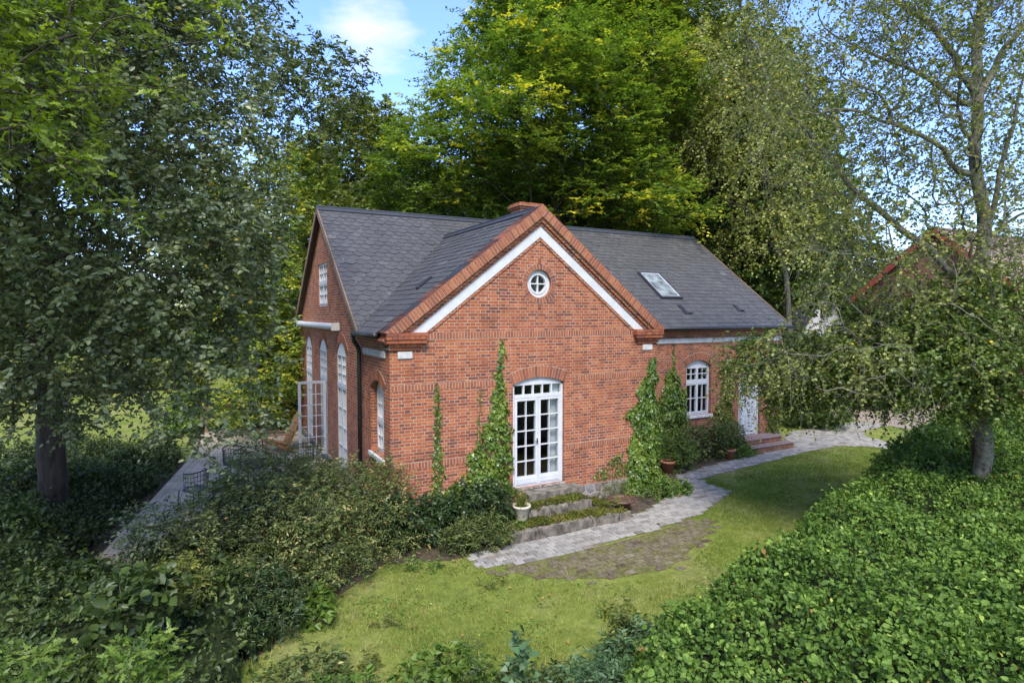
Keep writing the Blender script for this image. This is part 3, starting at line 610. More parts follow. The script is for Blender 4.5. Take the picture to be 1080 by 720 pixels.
# roof windows and vents on the main front slope
rp_ = lambda x, t, h=0: Vector((x, YE, ZE))+up_m*t+Vector((0, -SL*cs, cs))*h
def rbox(mb, x0, x1, t0, t1, h0, h1): mb.prism([rp_(x0, t0, h0), rp_(x1, t0, h0), rp_(x1, t1, h0), rp_(x0, t1, h0)], Vector((0, -SL*cs, cs))*(h1-h0))
def skyglass():
    m, t, b = mat('roof_window_glass'); n = noise(t, 3, 3); r = ramp(t, [(.35, (.07, .085, .085)), (.65, (.26, .29, .29))], n.outputs['Fac']); t.links.new(r.outputs[0], b.inputs['Base Color'])
    b.inputs['Roughness'].default_value = .35; b.inputs['Specular IOR Level'].default_value = .12; return m
t0, t1 = 1.42, 2.90; x0, x1 = 9.77, 10.69; mb = MB()
for a in ((x0, x0+.07, t0, t1), (x1-.07, x1, t0, t1), (x0+.07, x1-.07, t0, t0+.09), (x0+.07, x1-.07, t1-.08, t1)): rbox(mb, *a, .005, .10)
sk = mb.done('roof_window', M['ridge'], house); mb = MB()
for a in ((x0+.071, x0+.10, t0+.09, t1-.08), (x1-.10, x1-.071, t0+.09, t1-.08), (x0+.1, x1-.1, t0+.091, t0+.12), (x0+.1, x1-.1, t1-.11, t1-.081)): rbox(mb, *a, .02, .09)
mb.done('sash', M['white'], sk); mb = MB(); mb.face([rp_(x0+.09, t0+.11, .075), rp_(x1-.09, t0+.11, .075), rp_(x1-.09, t1-.1, .075), rp_(x0+.09, t1-.1, .075)])
mb.face([rp_(x0+.09, t0+.11, .068), rp_(x1-.09, t0+.11, .068), rp_(x1-.09, t1-.1, .068), rp_(x0+.09, t1-.1, .068)]); mb.done('pane', skyglass(), sk)
for (x, t_, w_, h) in ((10.2, .62, .16, .46), (12.72, .78, .12, .34)):
    mb = MB(); rbox(mb, x, x+w_, t_, t_+h, .01, .05); rbox(mb, x+w_+.005, x+w_+.14, t_, t_+.05, .01, .07); mb.done('roof_vent', M['black'], house)
mb = MB(); mb.bar(Vector((1.05, 1.35, ZE+SWG*1.21+.05)), Vector((1.42, 1.45, ZE+SWG*1.58+.05)), .12, .05); mb.done('roof_vent', M['black'], house)
# brick steps at the front door
mb = MB(); mb.box((12.05, 1.62, G), (13.75, YW-.05, -.19)); mb.box((11.95, 1.28, G), (13.9, 1.617, -.36)); st = mb.done('door_steps', M['brick'], house, bevel=.01)
mb = MB(); mb.box((12.02, 1.59, -.188), (13.78, YW-.05, -.165)); mb.box((11.92, 1.25, -.357), (13.93, 1.615, -.335)); mb.done('step_slab', plain('step_stone', (.22, .15, .13), .9, .25, 9, bmp=.004), st, bevel=.006)
# ------------------------------------------------------------------ vegetation tools (numpy)
def nrmz(a): return a/np.maximum(np.linalg.norm(a, axis=-1, keepdims=True), 1e-9)
T_QUAD = (np.array([(0, 0, 0), (.45, -.5, .0), (1, 0, 0), (.45, .5, .0)], float), [(0, 1, 2, 3)])
T_FOLD = (np.array([(0, 0, 0), (.3, -.48, .10), (.72, -.36, .06), (1, 0, -.06), (.72, .36, .06), (.3, .48, .10)], float), [(0, 1, 2, 3), (0, 3, 4, 5)])
T_LONG = (np.array([(0, 0, 0), (.35, -.5, .08), (.75, -.3, .0), (1, 0, -.14), (.75, .3, .0), (.35, .5, .08)], float), [(0, 1, 2, 3), (0, 3, 4, 5)])
def lobed(side):
    pts = [(0, 0), (.16, .10), (.26, .30), (.36, .14), (.5, .44), (.6, .18), (.76, .40), (.84, .14), (1, .0)]
    return pts
_o = lobed(1)
T_OAK = (np.array([(x, y, .06*abs(y)) for x, y in _o]+[(x, -y, .06*abs(y)) for x, y in _o[1:-1]], float), [(0, 1, 2, 3), (0, 3, 4, 5), (0, 5, 7, 8), (5, 6, 7, 7)][:3]+[(0, 11, 10, 9), (0, 13, 12, 11), (0, 8, 15, 13)])
T_IVY = (np.array([(0, 0, 0), (.1, -.5, .04), (.45, -.34, 0), (1, 0, -.08), (.45, .34, 0), (.1, .5, .04)], float), [(0, 1, 2, 3), (0, 3, 4, 5)])
T_BLADE = (np.array([(0, -.5, 0), (0, .5, 0), (1, 0, .0)], float), [(0, 1, 2)])
def leaves_mesh(name, tpl, pos, axis, nor, ln, wid, rnd):
    T, faces = tpl; n = len(pos); k = len(T)
    axis = nrmz(axis); s = nrmz(np.cross(nor, axis)); nn = np.cross(axis, s)
    ln = np.broadcast_to(ln, (n,)).reshape(n, 1, 1)
    v = pos[:, None, :]+ln*(T[None, :, 0:1]*axis[:, None, :]+wid*T[None, :, 1:2]*s[:, None, :]+T[None, :, 2:3]*nn[:, None, :])
    fa = np.array(faces); nf, fk = fa.shape
    idx = (fa.reshape(1, -1)+(np.arange(n)*k)[:, None]).ravel().astype(np.int32)
    me = bpy.data.meshes.new(name); me.vertices.add(n*k); me.vertices.foreach_set('co', v.astype(np.float32).ravel())
    me.loops.add(len(idx)); me.loops.foreach_set('vertex_index', idx)
    me.polygons.add(n*nf); me.polygons.foreach_set('loop_start', np.arange(0, len(idx), fk, dtype=np.int32))
    at_ = me.attributes.new('rnd', 'FLOAT', 'FACE'); at_.data.foreach_set('value', np.repeat(np.clip(rnd, 0, 1), nf).astype(np.float32))
    me.update(calc_edges=True)
    return me
def tubes_mesh(name, chains, sides=6):
    V = []; Fc = []; off = 0
    for P, rad in chains:
        P = np.asarray(P, float); n = len(P)
        if n < 2: continue
        d = np.empty_like(P); d[1:-1] = P[2:]-P[:-2]; d[0] = P[1]-P[0]; d[-1] = P[-1]-P[-2]; d = nrmz(d)
        ref = np.array([.31, .17, .93]); a = np.cross(d, ref); bad = np.linalg.norm(a, axis=1) < .1; a[bad] = np.cross(d[bad], [1, 0, 0]); a = nrmz(a); b = np.cross(d, a)
        t = np.arange(sides)*2*np.pi/sides
        V.append((P[:, None, :]+(a[:, None, :]*np.cos(t)[None, :, None]+b[:, None, :]*np.sin(t)[None, :, None])*np.asarray(rad)[:, None, None]).reshape(-1, 3))
        i = np.arange(n-1)[:, None]*sides; k = np.arange(sides)[None, :]; k2 = (k+1) % sides
        Fc.append((np.stack([i+k, i+k2, i+sides+k2, i+sides+k], -1)+off).reshape(-1, 4)); off += n*sides
    V = np.concatenate(V); Fc = np.concatenate(Fc).astype(np.int32)
    me = bpy.data.meshes.new(name); me.vertices.add(len(V)); me.vertices.foreach_set('co', V.astype(np.float32).ravel())
    me.loops.add(Fc.size); me.loops.foreach_set('vertex_index', Fc.ravel()); me.polygons.add(len(Fc)); me.polygons.foreach_set('loop_start', np.arange(0, Fc.size, 4, dtype=np.int32))
    me.polygons.foreach_set('use_smooth', np.ones(len(Fc), bool)); me.update(calc_edges=True); return me
def grow(rg, trunk, att, bias=.35, tip=.006, expo=2.25, wob=.08, fixed=()):
    """join crown points to the trunk by cheapest path; returns chains, node positions, directions, leafy mask"""
    trunk = np.asarray(trunk, float); n0 = len(trunk); fp = list(range(-1, n0-1)); al = [trunk]
    for (st, pts, ra, rb) in fixed:
        b0 = sum(len(a) for a in al); fp += [st]+list(range(b0, b0+len(pts)-1)); al.append(pts)
    trunk = np.vstack(al); nt_ = len(trunk); P = np.vstack([trunk, att]); n = len(P); par = np.full(n, -1); pl = np.zeros(n)
    for i in range(1, nt_): par[i] = fp[i]; pl[i] = pl[par[i]]+np.linalg.norm(trunk[i]-trunk[par[i]])
    best = np.full(n, 1e9); bp = np.zeros(n, int); done = np.zeros(n, bool); done[:nt_] = True
    def upd(j):
        d = np.linalg.norm(P-P[j], axis=1); low = np.maximum(0, P[j, 2]-P[:, 2])*.35
        c = d**1.15+bias*pl[j]+low; m = (c < best) & ~done; best[m] = c[m]; bp[m] = j
    for j in range(n0//4, nt_): upd(j)
    order = []
    for _ in range(n-nt_):
        b = np.where(done, 1e9, best); j = int(b.argmin()); done[j] = True; par[j] = bp[j]; pl[j] = pl[par[j]]+np.linalg.norm(P[j]-P[par[j]]); order.append(j); upd(j)
    w_ = np.zeros(n); kids = [[] for _ in range(n)]
    for j in range(1, n): kids[par[j]].append(j)
    seq = list(range(nt_))+order
    for j in reversed(seq):
        w_[j] = tip**expo if not kids[j] else sum(w_[k] for k in kids[j])+.15*tip**expo
    rad = w_**(1/expo); dirs = np.zeros_like(P); dirs[1:] = P[1:]-P[par[1:]]; dirs = nrmz(dirs)
    return P, par, kids, rad, dirs, seq
def chains_of(rg, P, par, kids, rad, wob=.08, seg=3):
    ch = []; stack = [(0, None)]
    while stack:
        j, pr = stack.pop(); pts = []; rr = []
        if pr is not None: pts.append(P[pr]); rr.append(min(rad[pr]*.85, rad[j]*1.25))
        while True:
            pts.append(P[j]); rr.append(rad[j] if len(rr) != 1 or pr is None else max(rad[j], rr[0]*.0+rad[j]))
            if not kids[j]: break
            ks = sorted(kids[j], key=lambda k: -rad[k])
            for k in ks[1:]: stack.append((k, j))
            j = ks[0]
        pts = np.array(pts); rr = np.array(rr)
        if len(pts) > 1:       # subdivide with a little wobble and smoothing
            q = []; r2 = []
            for i in range(len(pts)-1):
                L_ = np.linalg.norm(pts[i+1]-pts[i]); m0 = pts[i-1] if i else pts[i]; m3 = pts[i+2] if i+2 < len(pts) else pts[i+1]
                for s in range(seg):
                    t = s/seg; a0, a1, a2, a3 = m0, pts[i], pts[i+1], m3
                    c = .5*((2*a1)+(-a0+a2)*t+(2*a0-5*a1+4*a2-a3)*t*t+(-a0+3*a1-3*a2+a3)*t**3)
                    q.append(c+(rg.normal(size=3)*wob*L_*.35 if s else 0)); r2.append(rr[i]*(1-t)+rr[i+1]*t)
            q.append(pts[-1]); r2.append(rr[-1]*.6); ch.append((np.array(q), np.array(r2)))
    return ch
def sprays(rg, nodes, dirs, k, L, m, droop=.1, spread=.9, flat=1.0, upn=.7, out=None, along=.15, tw=.5):
    """k twigs from each node, m leaves on each twig"""
    T_ = len(nodes)*k; o = np.repeat(nodes, k, 0)+rg.normal(size=(T_, 3))*L*.08; d0 = np.repeat(dirs, k, 0)
    r = nrmz(rg.normal(size=(T_, 3))); d = d0*(1-spread*.55)+r*spread; d[:, 2] *= flat; d = nrmz(d)
    Lk = L*rg.uniform(.55, 1.15, (T_, 1)); dr = droop*rg.uniform(.6, 1.4, (T_, 1))
    t = (np.linspace(along, 1, m)[None, :]+rg.uniform(-.04, .04, (T_, m)))[..., None]
    g = np.array([0, 0, -1.0]); pos = o[:, None]+d[:, None]*Lk[:, None]*t+g*Lk[:, None]*dr[:, None]*t*t
    tan = nrmz(d[:, None]+g*2*dr[:, None]*t)
    up = np.array([0, 0, 1.0]); side = nrmz(np.cross(tan, up)+1e-4); sg = np.where(np.arange(m) % 2 == 0, 1.0, -1.0)[None, :, None]
    ax = nrmz(tan*tw+side*sg*.8+rg.normal(size=tan.shape)*.28+g*.12)
    nor = up*upn+rg.normal(size=tan.shape)*(1-upn)*1.1+ (0 if out is None else out)
    nor = nor-(nor*ax).sum(-1, keepdims=True)*ax
    tint = np.repeat(rg.uniform(0, 1, T_)[:, None], m, 1)
    ends = o+d*Lk+g*Lk*dr; mid = o+d*Lk*.5+g*Lk*dr*.25
    return pos.reshape(-1, 3), ax.reshape(-1, 3), nrmz(nor.reshape(-1, 3)), tint.ravel(), t.reshape(T_, m).ravel(), (o, mid, ends)
def twig_chains(tw, r=.003, step=1):
    o, m_, e = tw; return [(np.array([o[i], m_[i], e[i]]), np.array([r, r*.8, r*.4])) for i in range(0, len(o), step)]
def ell(rg, c, r, n, shell=.5, zlo=-1):
    p = nrmz(rg.normal(size=(int(n*1.6)+4, 3)))*rg.uniform(shell**3, 1, (int(n*1.6)+4, 1))**(1/3); p = p[p[:, 2] > zlo][:n]
    return np.asarray(c)+p*np.asarray(r)
def relax(p, dmin):
    """thin points that are too close"""
    keep = []; 
    for q in p:
        if not keep or np.min(np.sum((np.array(keep)-q)**2, 1)) > dmin*dmin: keep.append(q)
    return np.array(keep)
def thing_tree(name, label, cat, group, base, trunk, blobs, r0, n_att, leafm, barkm, tpl=T_QUAD, k=6, L=.7, m=8, leaf=.12, wid=.6, droop=.1, flat=1, upn=.6, spread=.9, tipr=.008, dmin=.4, seed=1, tintf=None, twigs=0, limbs_=(), shell=.45, zlo=-.9, expo=2.25, wob=.08, leafmin=.02, sides=6, nodes_out=None, extra=None):
    rg = np.random.default_rng(seed); base = np.asarray(base, float)
    tot = sum(b[1][0]*b[1][1]*b[1][2] for b in blobs); A = []
    for b in blobs: A.append(ell(rg, b[0], b[1], max(3, int(n_att*b[1][0]*b[1][1]*b[1][2]/tot)), b[2] if len(b) > 2 else shell, zlo))
    att = relax(np.vstack(A), dmin)
    fixed = []
    for (st, pts, ra, rb) in limbs_: fixed.append((st, np.asarray(pts, float), ra, rb))
    P, par, kids, rad, dirs, seq = grow(rg, trunk, att, tip=tipr, expo=expo, fixed=fixed)
    nt_ = len(trunk); tr_r = np.linspace(r0, r0*.45, nt_); rad[:nt_] = tr_r
    for (st, pts, ra, rb) in fixed:
        rad[nt_:nt_+len(pts)] = np.linspace(ra, rb, len(pts)); nt_ += len(pts)
    rad = np.minimum(rad, r0*.8) if False else rad
    for j in seq[nt_:]: rad[j] = min(rad[j], rad[par[j]]*.85)

    root = empty(name, base, label, cat, group)
    # flare at the foot
    ch = chains_of(rg, P, par, kids, rad, wob)
    ch[0][1][:3] *= np.array([1.35, 1.12, 1.03])[:len(ch[0][1][:3])]
    tr = link('trunk', tubes_mesh('trunk', [ch[0]], 14), M[barkm], root)
    leafy = np.array([j for j in range(nt_, len(P)) if rad[j] < leafmin]) 
    pos, ax, nor, tint, tt, tw = sprays(rg, P[leafy], dirs[leafy], k, L, m, droop, spread, flat, upn)
    limbs = ch[1:]+(twig_chains(tw, .0035*max(1, L), twigs) if twigs else [])
    link('limb', tubes_mesh('limb', limbs, sides), M[barkm], root)
    cl = np.repeat(rg.normal(0, .13, len(leafy)), k*m)
    val = .42+cl+(tint-.5)*.28+rg.normal(0, .11, len(pos))
    if tintf is not None: val = tintf(rg, pos, val, tt, np.repeat(rg.uniform(0, 1, len(leafy)), k*m), np.repeat(P[leafy], k*m, 0))
    ln = leaf*rg.uniform(.65, 1.2, len(pos))

    link('crown', leaves_mesh('crown', tpl, pos, ax, nor, ln, wid, val), M[leafm], root)
    return root
def copy_thing(o, loc, rz, sc, label=None):
    bpy.context.view_layer.update(); c = o.copy(); COL.objects.link(c); c.location = loc; c.rotation_euler = (0, 0, rz); c.scale = (sc[0], sc[0], sc[1])
    if label: c['label'] = label
    for k in o.children:
        d = k.copy(); COL.objects.link(d); d.parent = c; d.matrix_parent_inverse = k.matrix_parent_inverse.copy()
    return c
def inpoly(x, y, poly):
    c = np.zeros(len(x), bool); n = len(poly)
    for i in range(n):
        x1, y1 = poly[i]; x2, y2 = poly[(i+1) % n]
        m_ = ((y1 > y) != (y2 > y)) & (x < (x2-x1)*(y-y1)/(y2-y1+1e-12)+x1); c ^= m_
    return c
def vnoise(x, y, s=1.0, seed=0, oct=3):
    rg = np.random.default_rng(seed+100); g = rg.uniform(-1, 1, (64, 64)); r = 0; amp = 1
    for o in range(oct):
        u = x/s*2**o+o*17.3; v = y/s*2**o+o*9.1; i = np.floor(u).astype(int); j = np.floor(v).astype(int); fu = u-i; fv = v-j; fu = fu*fu*(3-2*fu); fv = fv*fv*(3-2*fv)
        a = g[i % 64, j % 64]*(1-fu)+g[(i+1) % 64, j % 64]*fu; b = g[i % 64, (j+1) % 64]*(1-fu)+g[(i+1) % 64, (j+1) % 64]*fu
        r = r+amp*(a*(1-fv)+b*fv); amp *= .5
    return r

# ------------------------------------------------------------------ ground, path, lawn
PATH = [(1.0, -1.56), (3.2, -1.55), (4.8, -1.45), (5.7, -1.2), (6.5, -.75), (7.3, -.35), (7.95, .15), (8.0, .55), (8.9, .75), (10.5, 1.05), (11.9, 1.2), (13.9, 1.5), (15.2, 2.6), (16.2, 3.1), (20.6, 3.3), (20.6, 2.1), (18.8, 2.0), (17.7, 1.2), (17.6, .3), (18.2, -.5), (19.5, -1.4), (18.9, -2.1), (17.4, -1.2), (16.7, -.55), (16.2, .35), (15.4, .85), (13.9, .78), (10.7, .36), (9.3, .2), (8.35, .02), (8.3, -.35), (8.25, -1.16), (6.5, -1.95), (4.84, -2.24), (3.5, -2.36), (1.8, -2.45), (.85, -2.2)]
MOSS = [(.9, -2.35), (3.5, -2.38), (4.9, -2.28), (6.4, -2.0), (6.3, -2.8), (5.1, -3.4), (3.9, -3.95), (2.6, -3.8), (1.3, -3.1)]
BED = [(-.2, -.02), (2.0, -.05), (1.95, -1.55), (.6, -1.7), (-.5, -1.3), (-1.6, -2.2), (-2.6, -3.2), (-6, -5), (-9, 0), (-9, 5), (-3.3, 9), (-.2, 3)]
BED2 = [(4.7, -.02), (W+.05, -.02), (W+.05, YW-.05), (12.0, YW-.05), (11.9, 1.3), (10.5, 1.1), (8.9, .8), (7.9, .5), (7.3, -.3), (6.5, -.7), (5.7, -1.15), (4.8, -1.4)]
def ground_mat():
    m, t, b = mat('garden_ground'); n1 = noise(t, .55, 5, None, .6); n2 = noise(t, 6, 6, None, .7); n3 = noise(t, 60, 3)
    c = ramp(t, [(.3, (.14, .18, .035)), (.5, (.20, .23, .05)), (.68, (.27, .25, .10)), (.8, (.25, .19, .11))], n1.outputs['Fac']).outputs[0]
    f2 = ramp(t, [(.35, (.65, .7, .6)), (.65, (1.2, 1.2, 1.15))], n2.outputs['Fac']); c = mixc(t, c, f2.outputs[0], 1.0, 'MULTIPLY')
    t.links.new(c, b.inputs['Base Color']); b.inputs['Roughness'].default_value = .95; b.inputs['Specular IOR Level'].default_value = .1; bump(t, b, n3.outputs['Fac'], .03); return m
gv = []; gf = []
mb = MB(); xs = [-1500, -300, -80]+list(np.arange(-40, 61, 4))+[120, 400, 1500]; ys = [-1500, -300, -60]+list(np.arange(-24, 61, 4))+[120, 400, 1500]
bm = mb.bm; VV = [[bm.verts.new((x, y, G+(0 if (x > -12 and -16 < y < 22) else .35*math.sin(x*.11+1)*math.sin(y*.09)*min(1, abs(y+10)/40)))) for y in ys] for x in xs]
for i in range(len(xs)-1):
    for j in range(len(ys)-1): bm.faces.new((VV[i][j], VV[i+1][j], VV[i+1][j+1], VV[i][j+1]))
mb.done('ground', ground_mat(), None, True, 'structure')
def sheet(name, poly, z, m, kind='structure'):
    mb = MB(); mb.face([(x, y, z) for x, y in poly]); bmesh.ops.triangulate(mb.bm, faces=mb.bm.faces); return mb.done(name, m, None, False, kind)
M['soil'] = plain('bed_soil', (.075, .058, .04), .95, .45, 9, bmp=.03, spec=.1)
sheet('soil_bed', BED, G+.004, M['soil']); sheet('soil_bed', BED2, G+.004, M['soil'])
sheet('path_bedding', PATH, G+.008, plain('path_sand', (.17, .15, .12), .95, .3, 20, spec=.1))
sheet('paving_bedding', [(3.2+(x_-3.2)*.86, -2.75+(y_+2.75)*.86) for x_, y_ in MOSS], G+.006, plain('mossy_sand', (.11, .105, .04), .95, .45, 14, spec=.1))
M['paver'] = rnd_mat('grey_paver', [(0, (.15, .135, .115)), (.4, (.23, .215, .19)), (.8, (.30, .28, .245)), (1, (.20, .17, .135))], .9, 26, .2, .004, .2)
M['paver_moss'] = rnd_mat('mossy_paver', [(0, (.08, .062, .042)), (.5, (.145, .118, .085)), (.8, (.12, .11, .05)), (1, (.20, .17, .13))], .95, 18, .1, .008, .4)
def poly_dist0(x, y, poly):
    d = 1e9
    for i in range(len(poly)):
        x1, y1 = poly[i]; x2, y2 = poly[(i+1) % len(poly)]; t = min(1, max(0, ((x-x1)*(x2-x1)+(y-y1)*(y2-y1))/((x2-x1)**2+(y2-y1)**2))); d = min(d, math.hypot(x-x1-t*(x2-x1), y-y1-t*(y2-y1)))
    return d
def pavers(name, poly, m, z, sx_, sy_, gap, prob, seed, jit=.004, kind='structure', rot=0, ragged=0):
    rg = random.Random(seed); mb = MB(True); xs_ = [p[0] for p in poly]; ys_ = [p[1] for p in poly]; y = min(ys_); r = 0
    cr, sr = math.cos(rot), math.sin(rot)
    while y < max(ys_):
        x = min(xs_)+(sx_/2 if r % 2 else 0)+rg.uniform(-.01, .01)
        while x < max(xs_):
            if inpoly(np.array([x+sx_/2]), np.array([y+sy_/2]), poly)[0] and rg.random() < (prob if not ragged else prob*min(1, float(poly_dist0(x, y, poly))/ragged+.1)):
                mb.v = min(1, max(0, rg.gauss(.5, .22))); dx = .004*rg.uniform(-1, 1); h = rg.uniform(-jit, jit); tl = rg.uniform(-jit, jit)
                a, b, c_, d_ = x+gap/2+dx, x+sx_-gap/2+dx, y+gap/2, y+sy_-gap/2; e = .008; zt = z+h
                low = [(a, c_), (b, c_), (b, d_), (a, d_)]; hi = [(a+e, c_+e), (b-e, c_+e), (b-e, d_-e), (a+e, d_-e)]
                vl = [mb.bm.verts.new((p, q, zt-.02)) for p, q in low]; vm = [mb.bm.verts.new((p, q, zt-.006)) for p, q in low]; vh = [mb.bm.verts.new((p, q, zt+tl*(k % 2))) for k, (p, q) in enumerate(hi)]
                fs = [mb.bm.faces.new(vh)]
                for k in range(4): fs += [mb.bm.faces.new((vm[k], vm[(k+1) % 4], vh[(k+1) % 4], vh[k])), mb.bm.faces.new((vl[k], vl[(k+1) % 4], vm[(k+1) % 4], vm[k]))]
                for f in fs: f[mb.l] = mb.v
            x += sx_
        y += sy_; r += 1
    return mb.done(name, m, None, False, kind, False)
pavers('path_paving', PATH, M['paver'], G+.03, .21, .14, .013, .995, 5)
pavers('old_paving', MOSS, M['paver_moss'], G+.018, .21, .14, .035, .97, 6, .007, ragged=.5)
def grass(name, n, box, seed, hmin, hmax, wmul, ok, zf=None, tone=0):
    rg = np.random.default_rng(seed); x = rg.uniform(box[0], box[1], n); y = rg.uniform(box[2], box[3], n)
    k = ok(x, y, rg); x, y = x[k], y[k]; n = len(x); z = np.full(n, G+.0)
    dist = np.hypot(x-CAMP.x, y-CAMP.y); pos = np.stack([x, y, z], 1); ax = np.stack([rg.normal(0, .55, n), rg.normal(0, .55, n), np.full(n, 1.0)], 1)
    nor = np.stack([rg.normal(size=n), rg.normal(size=n), rg.uniform(0, .6, n)], 1); h = rg.uniform(hmin, hmax, n)*(1+.35*vnoise(x, y, .5, 3))
    v = .40+.13*vnoise(x, y, 1.6, 5)+.16*vnoise(x, y, .35, 8, 2)+np.clip((4.5-x)*.05, -.14, .26)+.2*np.clip(vnoise(x, y, 2.6, 71), 0, 1)*(x < 7)+rg.normal(0, .17, n)+tone+.22*np.clip(vnoise(x, y, .9, 61)-.45, 0, 1)
    me = leaves_mesh(name, T_BLADE, pos, ax, nor, h, .0, v)
    return pos, ax, nor, h, v, dist
def grass_obj(name, label, n, box, seed, hmin, hmax, w_, ok, tone=0):
    pos, ax, nor, h, v, dist = grass(name, n, box, seed, hmin, hmax, 0, ok, None, tone)
    T = T_BLADE; me = leaves_mesh(name, T, pos, ax, nor, h, w_, v); o = link(name, me, M['grass_leaf']); tag(o, label, 'grass', kind='stuff'); return o
HEDGE = [(-.9, -7.9), (-.1, -7.0), (.75, -6.35), (2.3, -5.9), (4.0, -5.45), (5.8, -5.0), (8.2, -4.2), (10.4, -3.55), (14, -3.1), (22, -2.6), (26, -5), (20, -9.5), (9, -10.2), (3.2, -10.3), (.2, -9.6)]
def lawn_ok(x, y, rg):
    jx, jy = x+rg.normal(0, .035, len(x)), y+rg.normal(0, .035, len(x)); k = ~inpoly(jx, jy, PATH) & (~inpoly(x, y, BED) | (rg.uniform(0, 1, len(x)) < .25*(1+vnoise(x, y, .5, 14)))) & ~inpoly(x, y, BED2) & ~inpoly(x, y, HEDGE)
    k &= ~((x > 1.7) & (x < 4.9) & (y > -1.62) & (y < 0)) & ~((x > -.1) & (x < W) & (y > 0)) & ~((x > -4.9) & (x < 0) & (y > .8))
    mo = inpoly(x, y, MOSS); md_ = np.minimum.reduce([np.hypot(x-a_, y-b_) for a_, b_ in [(2.2, -2.75), (3.4, -2.8), (4.6, -2.7), (3.0, -3.2), (4.0, -3.2)]]); k &= ~mo | (rg.uniform(0, 1, len(x)) < .05*(1+1.4*vnoise(x, y, .7, 9))+np.clip(md_-.6, 0, 1)*.7)
    worn = vnoise(x, y, 1.1, 21)+np.clip((.9-x)*.5, -.3, .8)*(y > -4.5); k &= rg.uniform(0, 1, len(x)) < np.clip(1.1-.55*worn, .15, 1)
    return k
grass_obj('lawn_grass', 'short mown grass of the garden lawn beside the paved path', 420000, (-4, 17.5, -7.6, 1.4), 11, .018, .058, .17, lawn_ok)
grass_obj('rough_grass', 'longer rough grass at the near end of the lawn', 42000, (-4, 3.6, -7.6, -2.6), 12, .05, .15, .07, lambda x, y, rg: lawn_ok(x, y, rg) & (rg.uniform(0, 1, len(x)) < .25+.7*vnoise(x, y, .9, 4)), .1)
